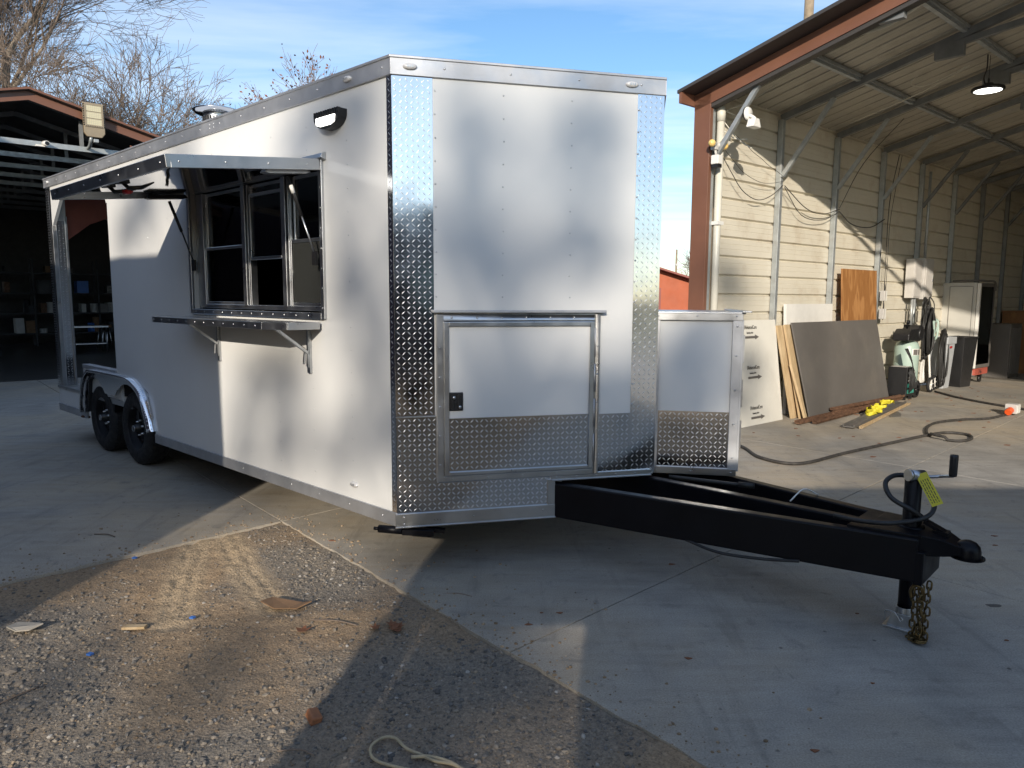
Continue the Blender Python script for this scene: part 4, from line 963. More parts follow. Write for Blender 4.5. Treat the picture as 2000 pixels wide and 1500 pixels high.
for zt_ in (1.17, .68, .19):
    def put(dx, dz):
        mm = Mx.copy(); mm.translation = a + ex*(.36+.32+dx) + ez*(zt_+dz) + en*.004; return mm
    text_obj('lettering', '//AdvancedCore', .068, put(0, 0), m_ink, o, sx=.62)
    text_obj('lettering', 'laminating surface', .034, put(.05, -.055), m_ink, o, sx=.60)
    am = MB(put(.01, -.10)); am.prism([(0, -.014), (.22, -.014), (.22, -.030), (.31, 0), (.22, .030), (.22, .014), (0, .014)], (), 0, .0008, axes='xy'); build('printed_arrow', am, m_greysheet, o)
lean('white_foam_board', 1.44, 2.73, .12, .10, .055, 1.46, m_whitepl, .04, 'plain white foam board behind the dark grey sheet, leaning on the barn wall', 'board')
lean('plywood_sheet', 2.88, 4.03, .20, .20, .09, 1.96, m_ply, .018, 'orange brown plywood sheet standing behind the dark grey sheet', 'board')
lean('dark_grey_sheet', 1.36, 4.12, .50, .36, .23, 1.225, m_greysheet, .018, 'large dark grey sheet leaning at the front of the board stack', 'sheet', X0t=1.27, X1t=3.80)
lean('lumber_sheet', 1.27, 3.3, .42, .34, .19, 1.20, m_lumber, .03, 'pale wood sheet with its edge showing just behind the dark grey sheet', 'board', X0t=1.18, X1t=3.2)
lean('lumber_board', 1.20, 3.2, .34, .28, .15, 1.19, m_lumber, .028, 'tallest pale wood board behind the other leaning sheets', 'board', X0t=1.06, X1t=3.1)
lean('short_lumber', 1.22, 1.30, .52, .50, .30, .70, m_lumber, .03, 'short pale wood strip leaning at the left end of the board stack', 'board', X0t=1.19, X1t=1.27)
# steel sections lying on the slab
def bar_on(name, p, q, w, h, mat, label, z=0, cat='steel bar'):
    m = MB(); a = BP(*p, z+h/2); b = BP(*q, z+h/2); m.bar(a, b, w, h*.35); d = (b-a).normalized(); s_ = d.cross(Vector((0, 0, 1)))*w*.45; up = Vector((0, 0, h*.3))
    m.bar(a+s_+up, b+s_+up, w*.1, h*.7); m.bar(a-s_+up, b-s_+up, w*.1, h*.7)
    o = build(name, m, mat); tag(o, label, cat); return o
bar_on('rusty_channel', (.80, .62), (4.25, .50), .07, .05, m_rust, 'long rusty steel channel on the slab at the foot of the dark grey sheet')
bar_on('rusty_angle', (1.0, .74), (3.6, .60), .06, .045, m_rust, 'rusty steel angle lying in front of the longest rusty channel')
bar_on('rusty_tube', (1.9, .52), (4.1, .56), .06, .04, m_rust, 'short rusty tube lying on top of the rusty channels', .05)
bar_on('grey_channel', (1.05, 1.13), (3.7, .70), .13, .045, m_greysheet, 'wide grey steel channel lying loose on the concrete under the yellow strap')
bar_on('wood_batten', (1.12, 1.24), (3.72, .80), .035, .03, m_lumber, 'thin pale batten lying beside the grey steel channel', cat='batten')
sp_ = MB(); rr = random.Random(4)
for k in range(5):
    pts = []
    for i in range(14):
        a = i*.75+k; rad = .05+.07*rr.random(); pts.append(BP(2.15+rad*math.cos(a)*1.5+.05*k, .93+rad*math.sin(a)*.8+.02*k, .05+.03*k+.03*rr.random()))
    pp_ = spline(pts, 4)
    vv = [tuple(p+Vector((0, 0, dz))) for p in pp_ for dz in (-.018, .018)]; sp_.add(vv, [(2*i, 2*i+1, 2*i+3, 2*i+2) for i in range(len(pp_)-1)], True)
tag(build('ratchet_strap', sp_, m_yel), 'crumpled yellow ratchet strap heaped on the grey steel channel', 'strap')
# electrical boxes
q = bthing('breaker_panel', 'left grey electrical breaker panel on the barn wall', 'electrical box', 5.48, .10, 1.55); build('box_body', MB().box(-.16, .14, -.05, .09, 0, .64), m_grey, q, bevel=.006); build('box_cover', MB().box(-.15, .13, -.06, -.05, .02, .62), m_grey, q, bevel=.004)
cd = MB(); cd.tube([(-.05, 0, 0), (-.05, 0, -.5)], .022, 10); cd.tube([(.05, 0, 0), (.05, 0, -.62)], .022, 10); build('conduit', cd, m_galv, q)
q = bthing('electrical_cabinet', 'right grey electrical cabinet with a small latch beside the breaker panel', 'electrical box', 5.84, .12, 1.53); build('box_body', MB().box(-.2, .17, -.07, .11, 0, .68), m_grey, q, bevel=.006); build('box_cover', MB().box(-.17, .14, -.085, -.07, .04, .64), m_grey, q, bevel=.004); build('latch', MB().box(.10, .13, -.095, -.085, .30, .34), m_steel, q)
cd = MB(); cd.tube([(-.05, 0, .68), (-.05, 0, 2.1)], .022, 10); cd.tube([(.05, 0, 0), (.05, 0, -.5)], .024, 10); build('conduit', cd, m_galv, q)
for k, z in enumerate((1.50, 1.22)):
    q = bthing('outlet_box', ('upper white outlet box with charger on the barn post', 'lower white outlet box with charger on the barn post')[k], 'outlet', 4.33, .06, z); build('cover', MB().box(-.02, .09, -.05, .03, 0, .16), m_whitepl, q, bevel=.005); build('charger', MB().box(-.07, -.02, -.075, .0, .0, .16), m_grey, q, bevel=.008)
    build('lead', MB().tube(spline([(-.04, -.06, .16), (-.06, -.07, .22), (-.03, -.04, .30)], 4), .006, 6), m_hose, q)
# battery charger on legs with wheels
q = bthing('battery_charger', 'black wheeled battery charger with green and white lettering beside the grey sheet', 'charger', 4.33, .44)
build('case', MB().prism([(-.17, .06), (.15, .06), (.15, .42), (.06, .50), (-.17, .50)], (), -.14, .14), m_blackp, q, bevel=.01)
build('front_panel', MB().box(-.176, -.170, -.13, .13, .08, .48), m_blackp, q)
pl = MB(); pl.add([(.152, -.11, .425), (.152, .11, .425), (.068, .11, .500), (.068, -.11, .500)], [(0, 1, 2, 3)]); 
pl = MB().prism([(-.15, .503), (.05, .503), (.05, .507), (-.15, .507)], (), -.11, .11); build('control_panel', pl, m_grey, q)
FF = Matrix.Translation((-.15, -.1425, 0)) @ Matrix.Rotation(PI/2, 4, 'X')
text_obj('lettering', 'CENTECH', .062, FF @ Matrix.Translation((.02, .395, 0)), m_whitepl, q, sx=.9)
for k, tx in enumerate(('AUTOMATIC', 'BATTERY')): text_obj('lettering', tx, .045, FF @ Matrix.Translation((.02, .33-.05*k, 0)), m_whitepl, q, sx=.9)
m_teal = simple('teal_print', (.05, .30, .24), .5)
tl = MB(); tl.box(-.13, .12, -.1435, -.140, .19, .25); 
for k in range(3): tl.box(-.13+.088*k, -.06+.088*k, -.1435, -.140, .10, .16)
build('printed_block', tl, m_teal, q)
lg = MB(); lg.box(-.15, -.11, -.12, -.08, 0, .06); lg.box(.07, .12, -.12, -.08, 0, .06); lg.box(-.15, -.11, .08, .12, 0, .06); lg.box(.07, .12, .08, .12, 0, .06); build('foot', lg, m_blackp, q)
ch_ = MB()
for k in range(6):
    ch_.tube(spline([(-.12+.02*k, -.15, .48), (-.16+.03*k, -.18-.01*k, .25), (-.12+.02*k, -.17, .12+.01*k), (-.06+.02*k, -.17, .25), (-.05, -.16, .55), (-.02*k, -.06, .78)], 5), .008, 6)
build('cable_loop', ch_, m_hose, q)
# compressor
q = bthing('air_compressor', 'pale green upright air compressor with a black pump cover and wheels', 'compressor', 4.72, .34)
build('tank', MB().lathe([(.0001, .16), (.08, .165), (.15, .19), (.175, .24), (.175, .78), (.15, .85), (.08, .88), (.0001, .885)], (0, 0, 0), 'z', 32), m_mint, q)
build('tank_skirt', MB().lathe([(.165, .20), (.165, .06), (.16, .06)], (0, 0, 0), 'z', 32), m_mint, q)
build('pump_cover', MB().prism([(-.34, .89), (-.34, .99), (-.22, 1.07), (.02, 1.07), (.10, 1.13), (.20, 1.11), (.25, 1.0), (.20, .90), (.10, .87)], (), -.15, .10), m_blackp, q, bevel=.02)
pc = MB().lathe([(.10, -.15), (.10, -.165), (.085, -.17), (.085, -.16), (.06, -.165), (.0001, -.165)], (.12, 0, .99), 'y', 24); build('fan_guard', pc, m_blackp, q)
gl = MB(); gl.tube([(.0, .02, 1.07), (.0, .02, 1.2)], .012, 8); gl.lathe([(.0001, -.03), (.03, -.03), (.03, 0)], (.0, .02, 1.17), 'y', 12); gl.box(-.06, .05, 0, .05, 1.10, 1.13); build('gauge', gl, m_black, q)
lb = MB().lathe([(.1762, .66), (.1762, .76)], (0, 0, 0), 'z', 10, True, R(225), R(300)); build('rating_label', lb, m_whitepl, q)
lb = MB().lathe([(.1768, .665), (.1768, .75)], (0, 0, 0), 'z', 6, True, R(232), R(258)); lb.lathe([(.1768, .665), (.1768, .75)], (0, 0, 0), 'z', 6, True, R(262), R(295)); build('label_print', lb, m_greysheet, q)
lb = MB().lathe([(.1762, .18), (.1762, .58)], (0, 0, 0), 'z', 8, True, R(286), R(322)); build('side_label', lb, m_ink, q)
lbw = MB()
for k in range(5): lbw.lathe([(.1770, .21+.07*k), (.1770, .255+.07*k)], (0, 0, 0), 'z', 5, True, R(292), R(316))
build('label_print', lbw, m_whitepl, q)
def spoked(mb_t, parent, c, r, tyre, hubm):
    build('wheel', MB().lathe([(r*.72, -.02), (r*.95, -.022), (r, -.01), (r, .01), (r*.95, .022), (r*.72, .02)], c, 'y', 28), tyre, parent)
    s_ = MB()
    for k in range(6): a = PI*k/3+.2; s_.bar((c[0]+.015*math.cos(a), c[1]-.012, c[2]+.015*math.sin(a)), (c[0]+r*.75*math.cos(a), c[1]-.012, c[2]+r*.75*math.sin(a)), .012, .010, up=(0, 1, 0))
    s_.lathe([(.0001, -.026), (.022, -.026), (.026, -.01)], c, 'y', 12); s_.lathe([(.0001, .0), (r*.74, .0)], c, 'y', 24)
    build('hub', s_, hubm, parent)
spoked(None, q, (-.10, -.20, .125), .125, m_rubber, m_blackp); spoked(None, q, (.26, -.08, .12), .12, m_rubber, m_blackp)
# white wheeled hand truck under hose loops
q = bthing('hand_truck', 'white hand truck with two white spoked wheels under the black hoses', 'hand truck', 5.72, .34)
spoked(None, q, (-.20, -.10, .125), .125, m_rubber, m_whitepl); spoked(None, q, (.18, -.02, .125), .125, m_rubber, m_whitepl)
fr_ = MB(); fr_.tube(spline([(-.16, .02, .15), (-.18, .08, .8), (-.16, .12, 1.15), (-.05, .13, 1.22), (.06, .12, 1.15), (.10, .08, .8), (.12, .02, .15)], 4), .018, 8); fr_.box(-.24, -.14, .03, .06, .15, 1.25); build('frame', fr_, m_whitepl, q)
build('axle', MB().tube([(-.2, -.08, .125), (.18, -.02, .125)], .012, 8), m_steel, q)
# hose bundles: each loop hangs from the cabinet conduits
def hosebundle(name, label, X, t, z_top, z_bot, n, spread, r, seed, mat=m_hose):
    rr = random.Random(seed); m = MB()
    for k in range(n):
        dx = rr.uniform(-spread, spread); dy = rr.uniform(-.05, .05); w = rr.uniform(.05, .13); zb_ = z_bot+rr.uniform(0, .18); zt_ = z_top+rr.uniform(-.06, .05)
        m.tube(spline([BP(X+dx*.3, t+dy, zt_), BP(X+dx-w, t+dy+.03, (zt_+zb_)/2+.1), BP(X+dx-w*.6, t+dy+.03, zb_+.06), BP(X+dx, t+dy+.02, zb_), BP(X+dx+w*.7, t+dy+.03, zb_+.08), BP(X+dx+w, t+dy+.02, (zt_+zb_)/2+.12), BP(X+dx*.3+.02, t+dy, zt_+.01)], 5), r, 6)
    return tag(build(name, m, mat), label, 'hose')
hosebundle('hose_coil', 'upper coil of black hose hanging under the electrical cabinet', 5.36, .40, 1.36, .55, 16, .10, .013, 11)
hosebundle('hose_coil', 'long drooping black hoses hanging down beside the grey bin', 6.12, .38, .98, .04, 18, .16, .014, 12)
hosebundle('cable_coil', 'thin black leads hanging from the breaker panel conduits', 5.42, .33, 1.52, .95, 10, .12, .008, 13)
hosebundle('green_hose', 'short pale green hose looped in the black hose coil', 5.52, .42, 1.18, .82, 2, .05, .018, 14, m_mint)
# bins
q = bthing('grey_bin', 'light grey slim trash bin with a small red label between hoses and black bin', 'bin', 6.32, .30)
m = MB(); vv = []
for z, w, d in ((0, .14, .11), (.80, .19, .15)): vv += [(-w, -d, z), (w, -d, z), (w, d, z), (-w, d, z)]
m.add(vv, [(0, 1, 5, 4), (1, 2, 6, 5), (2, 3, 7, 6), (3, 0, 4, 7), (3, 2, 1, 0)]); build('bin_body', m, m_binGrey, q, bevel=.012)
rm = MB(); 
for a0, a1, b0, b1 in ((-.205, .205, -.165, -.145), (-.205, .205, .145, .165), (-.205, -.185, -.145, .145), (.185, .205, -.145, .145)): rm.box(a0, a1, b0, b1, .77, .89)
build('rim', rm, m_binGrey, q, bevel=.008); build('bin_label', MB().box(-.06, .03, -.158, -.150, .70, .735), m_red, q)
q = bthing('black_bin', 'black slim trash bin standing in front of the pale refrigerator', 'bin', 6.86, .42, rot=R(-8))
m = MB(); vv = []
for z, w, d in ((0, .17, .13), (.88, .24, .17)): vv += [(-w, -d, z), (w, -d, z), (w, d, z), (-w, d, z)]
for z, w, d in ((.88, .22, .15), (.06, .15, .11)): vv += [(-w, -d, z), (w, -d, z), (w, d, z), (-w, d, z)]
m.add(vv, [(4*k+a, 4*k+(a+1) % 4, 4*k+4+(a+1) % 4, 4*k+4+a) for k in range(3) for a in range(4)]+[(3, 2, 1, 0), (12, 13, 14, 15)]); build('bin_body', m, m_binBlk, q, bevel=.008)
rm = MB()
for a0, a1, b0, b1 in ((-.255, .255, -.185, -.165), (-.255, .255, .165, .185), (-.255, -.235, -.165, .165), (.235, .255, -.165, .165)): rm.box(a0, a1, b0, b1, .855, .885)
build('rim', rm, m_binBlk, q, bevel=.005)
# refrigerator on casters
q = bthing('glass_door_refrigerator', 'pale grey commercial refrigerator on casters with a dark glass door and a red label', 'refrigerator', 7.22, .0)
build('cabinet', MB().box(0, .78, -.50, .06, .17, 1.83), m_fridge, q, bevel=.008)
build('side_panel', MB().box(-.006, 0, -.44, -.07, .22, 1.76), m_fridge, q, bevel=.003)
fp = MB(); fp.box(-.009, -.004, -.445, -.44, .22, 1.76); fp.box(-.009, -.004, -.07, -.065, .22, 1.76); fp.box(-.009, -.004, -.44, -.07, 1.76, 1.768); fp.box(-.009, -.004, -.44, -.07, .212, .22); build('panel_groove', fp, m_greysheet, q)
df = MB(); df.box(-.004, .045, -.560, -.508, .30, 1.82); build('door_stile', df, m_whitepl, q, bevel=.005); df = MB(); df.box(.74, .79, -.560, -.508, .30, 1.82); df.box(.046, .74, -.560, -.508, 1.76, 1.82); df.box(.046, .74, -.560, -.508, .30, .36); build('door_frame', df, m_greysheet, q, bevel=.005)
build('door_glass', MB().box(.045, .74, -.545, -.535, .36, 1.76), m_doorglass, q); build('door_back', MB().box(.045, .74, -.515, -.508, .36, 1.76), m_dark, q)
build('kick_plate', MB().box(.10, .78, -.54, -.50, .17, .29), simple('faded_red_label', (.42, .10, .07), .5), q); text_obj('lettering', '746', .12, Matrix.Translation((.28, -.5415, .185)) @ Matrix.Rotation(PI/2, 4, 'X'), m_ink, q)
build('top_rail', MB().tube(spline([(.0, -.10, 1.86), (.1, -.45, 1.87), (.3, -.56, 1.86), (.7, -.57, 1.85), (.80, -.56, 1.70)], 5), .018, 8), m_greysheet, q)
cz = MB()
for p in ((.06, -.44), (.70, -.44), (.06, -.08), (.70, -.08)): cz.lathe([(.0001, -.02), (.06, -.02), (.065, 0), (.06, .02), (.0001, .02)], (p[0], p[1], .065), 'y', 18); cz.box(p[0]-.03, p[0]+.03, p[1]-.03, p[1]+.03, .11, .17)
build('caster', cz, m_blackp, q)
q = bthing('filing_cabinet', 'dark ribbed metal cabinet just past the refrigerator', 'cabinet', 9.0, .10); build('cabinet_body', MB().box(0, .7, -.50, 0, 0, 1.06), m_greysheet, q, bevel=.01)
rb = MB()
for k in range(7): rb.box(.05+k*.09, .09+k*.09, -.52, -.50, .08, .98)
build('front_rib', rb, m_greysheet, q)
q = bthing('wooden_cabinet', 'orange brown wooden cabinet in the dark part of the barn at the photo edge', 'cabinet', 10.4, .05); build('carcass', MB().box(0, 1.2, -.62, 0, 0, 1.25), m_cabinet, q, bevel=.006); build('worktop', MB().box(-.03, 1.23, -.66, 0, 1.25, 1.30), m_cabinet, q); build('paper_sheet', MB().box(.2, .5, -.672, -.661, 1.15, 1.27), m_grey, q)
q = bthing('storage_rack', 'dark storage rack with boxes deep inside the metal barn', 'rack', 12.3, .05)
rk_ = MB()
for x in (0, 1.8): 
    for y in (-.6, -.02): rk_.box(x, x+.05, y, y+.05, 0, 2.4)
for z in (.4, 1.2, 2.0): rk_.box(0, 1.85, -.6, .03, z, z+.04)
build('rack_frame', rk_, m_greysheet, q)
for k, (x, z, w, h) in enumerate(((.1, .44, .5, .4), (.8, .44, .6, .3), (.2, 1.24, .4, .5), (.9, 1.24, .7, .35), (.3, 2.04, .6, .4))): build('rack_box', MB().box(x, x+w, -.55, -.05, z, z+h), m_cardb, q)
# black power cable on the slab
cpts = [(-1.9, -.3), (-1.1, .1), (-.75, .45), (-.95, .95), (-1.27, 1.35), (-1.22, 1.71), (-.42, 1.77), (.47, 1.85), (1.29, 1.93), (1.60, 2.02), (1.63, 2.21), (1.37, 2.32), (1.13, 2.26), (1.14, 2.05), (1.34, 1.89), (1.80, 1.73), (2.25, 1.68), (2.75, 1.80), (3.1, 1.98), (3.62, 2.03)]
sp = spline([BP(x, t, .018) for x, t in cpts], 7)
n_ = len(sp)
for i, p in enumerate(sp):
    if 87 < i < 95: p.z += .03
m = MB().tube(sp, .0155, 10); tag(build('power_cable', m, m_cable), 'thick dusty black power cable curling across the concrete from the trailer to the orange plug', 'cable')
m = MB().tube(spline([BP(x, t, .018) for x, t in ((5.58, .50), (5.06, 1.0), (4.68, 1.53), (4.45, 1.98), (4.2, 2.6), (3.9, 3.4))], 7), .0155, 10); tag(build('power_cable', m, m_cable), 'straighter dusty black cable running from the hand truck out of the barn', 'cable')
q = bthing('outlet_block', 'grey outlet block with an orange plug lying at the end of the black cable', 'plug', 3.78, 2.05)
o = build('block', MB().box(-.02, .14, -.07, .07, .02, .15), m_grey, q, bevel=.01); build('plug', MB().tube([(-.12, 0, .05), (-.02, 0, .07)], .045, 12), m_orange, q, bevel=.006); build('block_cover', MB().box(0, .12, -.076, -.07, .035, .135), m_whitepl, q)
m = MB().prism([(p.x, p.y) for p in (BP(2.3, 1.10), BP(2.55, .98), BP(2.95, .92), BP(2.75, 1.06), BP(2.5, 1.16))], (), .0035, .006, axes='xy'); tag(build('floor_patch', m, m_greysheet), 'small dark drain cover in the concrete right of the yellow strap', 'drain cover')

# ================================================================== LEFT BARN
B0 = Vector((-8.696, 13.035, 0))
lbn = thing('open_barn', 'dark open fronted gable barn with brown trim and light tie beams behind the trailer porch', 'barn', B0, BROT)
RX, RZ, SL, HWD = .24, 5.0, .255, 6.3
EZ = RZ-SL*HWD
NF = 9
for k in range(NF):
    y = k*1.45
    tb_ = MB(); zt_ = 4.20; hw = (RZ-zt_)/SL - .0
    tb_.bar((RX-hw, y, zt_-.02), (RX+hw, y, zt_-.02), .06, .09); build('tie_beam', tb_, m_galv if k < 5 else m_galvshade, lbn)  # rear tie beams take the shaded copy of the steel
    for x in (-1.2, 1.05): build('truss_web', MB().box(x-.03, x+.03, y-.03, y+.03, zt_+.025, RZ-SL*abs(x-RX)-.06), m_galvshade, lbn)
    rf_ = MB(); rf_.bar((RX-HWD, y, EZ-.06), (RX, y, RZ-.06), .06, .08); rf_.bar((RX, y, RZ-.06), (RX+HWD, y, EZ-.06), .06, .08); build('rafter', rf_, m_galvshade, lbn)
    for x in (RX-HWD+.1, RX+HWD-.1): build('post', MB().box(x-.04, x+.04, y-.04, y+.04, 0, EZ-.06), m_galvshade, lbn)
D2 = (NF-1)*1.45+.2
for sgn in (-1, 1):
    m = MB(); m.add([(RX, -.30, RZ+.02), (RX+sgn*(HWD+.25), -.30, EZ+.02-SL*.25), (RX+sgn*(HWD+.25), D2, EZ+.02-SL*.25), (RX, D2, RZ+.02), (RX, -.30, RZ+.05), (RX+sgn*(HWD+.25), -.30, EZ+.05-SL*.25), (RX+sgn*(HWD+.25), D2, EZ+.05-SL*.25), (RX, D2, RZ+.05)],
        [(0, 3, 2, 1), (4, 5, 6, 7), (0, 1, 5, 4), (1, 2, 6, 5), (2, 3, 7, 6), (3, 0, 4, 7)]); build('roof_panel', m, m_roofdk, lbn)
    m = MB(); m.prism([(RX, RZ+.03), (RX+sgn*(HWD+.2), EZ+.03-SL*.2), (RX+sgn*(HWD+.2), EZ-.13-SL*.2), (RX, RZ-.13)], (), -.22, -.19); build('rake_trim', m, m_brown, lbn)
    m = MB(); m.prism([(RX, RZ+.068), (RX+sgn*(HWD+.26), EZ+.068-SL*.26), (RX+sgn*(HWD+.26), EZ+.03-SL*.26), (RX, RZ+.03)], (), -.33, -.30); build('roof_edge', m, m_brown, lbn)
    m = MB(); m.prism([(RX+sgn*1.6, RZ-SL*1.6-.25), (RX+sgn*(HWD+.1), EZ-.25-SL*.1), (RX+sgn*(HWD+.1), EZ-.30-SL*.1), (RX+sgn*1.6, RZ-SL*1.6-.30)], (), -.10, -.07); build('lower_trim', m, m_brown, lbn)
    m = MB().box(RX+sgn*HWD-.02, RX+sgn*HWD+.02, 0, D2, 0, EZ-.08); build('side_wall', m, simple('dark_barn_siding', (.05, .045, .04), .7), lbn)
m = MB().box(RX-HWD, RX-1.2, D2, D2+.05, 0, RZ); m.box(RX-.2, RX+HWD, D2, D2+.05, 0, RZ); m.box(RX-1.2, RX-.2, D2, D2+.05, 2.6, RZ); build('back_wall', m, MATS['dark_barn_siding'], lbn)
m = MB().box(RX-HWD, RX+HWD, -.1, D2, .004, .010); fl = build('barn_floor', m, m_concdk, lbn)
def lthing(name, label, cat, x, y, z=0, group=None): return thing(name, label, cat, B0+WD*x-INW*y+Vector((0, 0, z)), BROT, group)
q = lthing('led_floodlight', 'large bronze LED floodlight facing out from the left barn tie beam', 'floodlight', 1.19, -.33, 4.22)
build('housing', MB().prism([(-.17, .20), (-.12, .13), (.12, .13), (.17, .20), (.17, .72), (-.17, .72)], (), -.09, -.02), m_flood, q, bevel=.012)
build('lens_frame', MB().prism([(-.15, .30), (.15, .30), (.15, .705), (-.15, .705)], [[(-.122, .335), (.122, .335), (.122, .675), (-.122, .675)]], -.102, -.088), m_flood, q)
for k in range(3): build('led_panel', MB().box(-.12, .12, -.097, -.090, .335+.118*k, .437+.118*k), m_ledpanel, q)
fn = MB()
for k in range(13): z = .32+.03*k; fn.box(-.175, -.155, -.104, -.085, z, z+.014); fn.box(.155, .175, -.104, -.085, z, z+.014)
for k in range(10): fn.box(-.13+.028*k, -.118+.028*k, -.06, -.03, .72, .745); fn.box(-.13+.028*k, -.118+.028*k, -.104, -.085, .305, .318)
build('cooling_fin', fn, m_dark, q, kind='stuff')
build('mount_arm', MB().tube(spline([(-.05, -.04, .14), (-.06, -.02, .06), (-.05, .12, -.0), (-.05, .30, -.02)], 4), .030, 10), m_galv, q); build('bracket', MB().box(-.02, .06, -.08, 0, .04, .10), m_galv, q, bevel=.006)
q = lthing('security_camera', 'small white security camera on the left barn tie beam', 'camera', .46, -.06, 4.16); build('camera_body', MB().tube([(-.01, .0, .03), (.02, -.12, .02)], .045, 14), m_whitepl, q); build('camera_lens', MB().tube([(.02, -.12, .02), (.021, -.124, .02)], .035, 14), m_blackp, q); build('bracket', MB().box(-.14, .0, -.03, .03, -.03, .0), m_whitepl, q)
# inside: work table, bench with clutter, shelving, lumber, white box, car-like shape
def world2lb(x, y):
    d = Vector((x, y, 0))-B0; return d.dot(WD), -d.dot(INW)
tx, ty = world2lb(-11.25, 19.3)
q = lthing('work_table', 'stainless steel work table standing in the dark left barn', 'table', tx, ty)
build('tabletop', MB().box(-.42, .42, -.30, .30, .68, .72), m_steel, q); build('under_shelf', MB().box(-.37, .37, -.26, .26, .24, .265), m_steel, q)
for sx in (-1, 1):
    for sy in (-1, 1): build('leg', MB().tube([(sx*.38, sy*.27, .68), (sx*.38, sy*.27, .0)], .020, 10), m_steel, q)
rr = random.Random(21)
q = lthing('shelving_unit', 'long dark shelving along the back of the left barn loaded with boxes and cans', 'shelves', -3.6, 10.2)
sf = MB()
for z in (.35, .95, 1.55, 2.15): sf.box(0, 8.5, 0, .6, z, z+.04)
for x in np.arange(0, 8.6, 1.7): sf.box(x, x+.05, 0, .05, 0, 2.6); sf.box(x, x+.05, .55, .6, 0, 2.6)
build('shelf_frame', sf, m_dark, q)
mm_ = [m_cardb, m_grey, m_greysheet, m_greysheet, m_blue, m_rust, m_dark, m_dark]
sh_lab = 0
for k in range(84):
    z = (.39, .99, 1.59, 2.19)[k % 4]; x = rr.uniform(.1, 8.0); w = rr.uniform(.12, .42); h = rr.uniform(.10, .45)
    if k % 3 == 0: o = build('can', MB().lathe([(w*.3, z), (w*.3, z+h), (.0001, z+h)], (x+.15, .2, 0), 'z', 14), mm_[rr.randrange(8)], q)
    else: build('shelf_box', MB().box(x, x+w, .05, .5, z, z+h), mm_[rr.randrange(8)], q)
wx, wy = world2lb(-13.2, 22.2)
q = lthing('wall_box', 'small white box on the back post of the dark left barn', 'box', wx+1.6, 9.6, 2.35); build('box_body', MB().box(0, .32, 0, .2, 0, .26), m_whitepl, q)
q = lthing('leaning_lumber', 'pale planks leaning in the dark left barn at the photo edge', 'lumber', -1.3, 7.2)
for k in range(3): build('plank', MB().bar((.35*k, 0, 0.03), (.35*k+.35, .25, 1.0-.1*k), .10, .03), m_lumber, q)
q = lthing('tool_chest', 'dark grey tool chest at the left edge of the left barn', 'cabinet', -2.6, 5.2); build('chest_body', MB().box(-.5, .3, 0, .5, 0, 1.35), m_greysheet, q, bevel=.01); build('drawer_front', MB().box(-.46, .26, -.01, 0, .1, 1.28), m_greysheet, q)
q = lthing('roller_door', 'half raised grey roller door at the back of the left barn', 'door', -2.0, 10.95, 2.0)
for k in range(7): build('slat', MB().box(-.3, 1.5, 0, .03, .09*k, .09*k+.085), m_grey, q)
q = lthing('stool', 'round brown stool beside the steel table in the left barn', 'stool', tx+.6, ty+1.1); build('seat', MB().lathe([(.0001, .62), (.18, .62), (.2, .66), (.18, .70), (.0001, .70)], (0, 0, 0), 'z', 20), m_cardb, q)
for k in range(4): a = PI/2*k; build('leg', MB().tube([(.12*math.cos(a), .12*math.sin(a), .62), (.2*math.cos(a), .2*math.sin(a), 0)], .014, 8), m_steel, q)
q = lthing('hand_tool_drum', 'dark blue drum beside the steel table in the left barn', 'drum', tx+1.5, ty+1.3); build('drum_body', MB().lathe([(.0001, 0), (.28, 0), (.28, .3), (.29, .31), (.28, .32), (.28, .6), (.29, .61), (.28, .62), (.28, .9), (.0001, .9)], (0, 0, 0), 'z', 24), simple('navy_drum', (.02, .03, .09), .5), q)

# ================================================================== RED SHED, POLES, TREES
q = thing('red_shed', 'small red gambrel shed half lit beyond the trailer nose', 'shed', (3.2, 20, 0))
prof = [(-2.0, 0), (-2.0, .85), (-1.63, 2.02), (0, 2.52), (1.63, 2.02), (2.0, .85), (2.0, 0)]
build('wall', MB().prism(prof, (), 0, 5), m_redbarn, q)
rfm = MB()
for (a, b) in zip(prof[1:5], prof[2:6]):
    a_ = Vector((a[0], 0, a[1])); b_ = Vector((b[0], 0, b[1])); n = Vector((-(b_-a_).z, 0, (b_-a_).x)).normalized(); d = (b_-a_).normalized()*.06
    p = [a_-d*.5+n*.01, b_+d*.5+n*.01, b_+d*.5+n*.06, a_-d*.5+n*.06]
    rfm.add([(v.x, -.30, v.z) for v in p]+[(v.x, 5.1, v.z) for v in p], [(0, 1, 2, 3), (7, 6, 5, 4), (0, 4, 5, 1), (1, 5, 6, 2), (2, 6, 7, 3), (3, 7, 4, 0)])
build('roof', rfm, m_redroof, q)
build('door', MB().box(-.55, .75, -.025, -.002, 0, 1.75), m_redbarn, q); build('door_trim', MB().box(.75, .85, -.04, -.002, 0, 1.80), m_redroof, q)
q = thing('utility_pole', 'thick wooden utility pole rising behind the roof of the metal barn', 'pole', (10.4, 27, 0)); build('shaft', MB().tube([(0, 0, 0), (0, 0, 15.5)], [.20, .15], 14), m_pole, q); build('cross_arm', MB().box(-1.1, 1.1, -.06, .06, 14.6, 14.75), m_pole, q)
q = thing('utility_pole', 'thin distant wooden pole above the red shed', 'pole', (13.35, 60, 0)); build('shaft', MB().tube([(0, 0, 0), (0, 0, 5.45)], [.10, .08], 8), m_pole, q); build('collar', MB().tube([(0, 0, 4.1), (0, 0, 4.3)], .11, 8), m_grey, q)
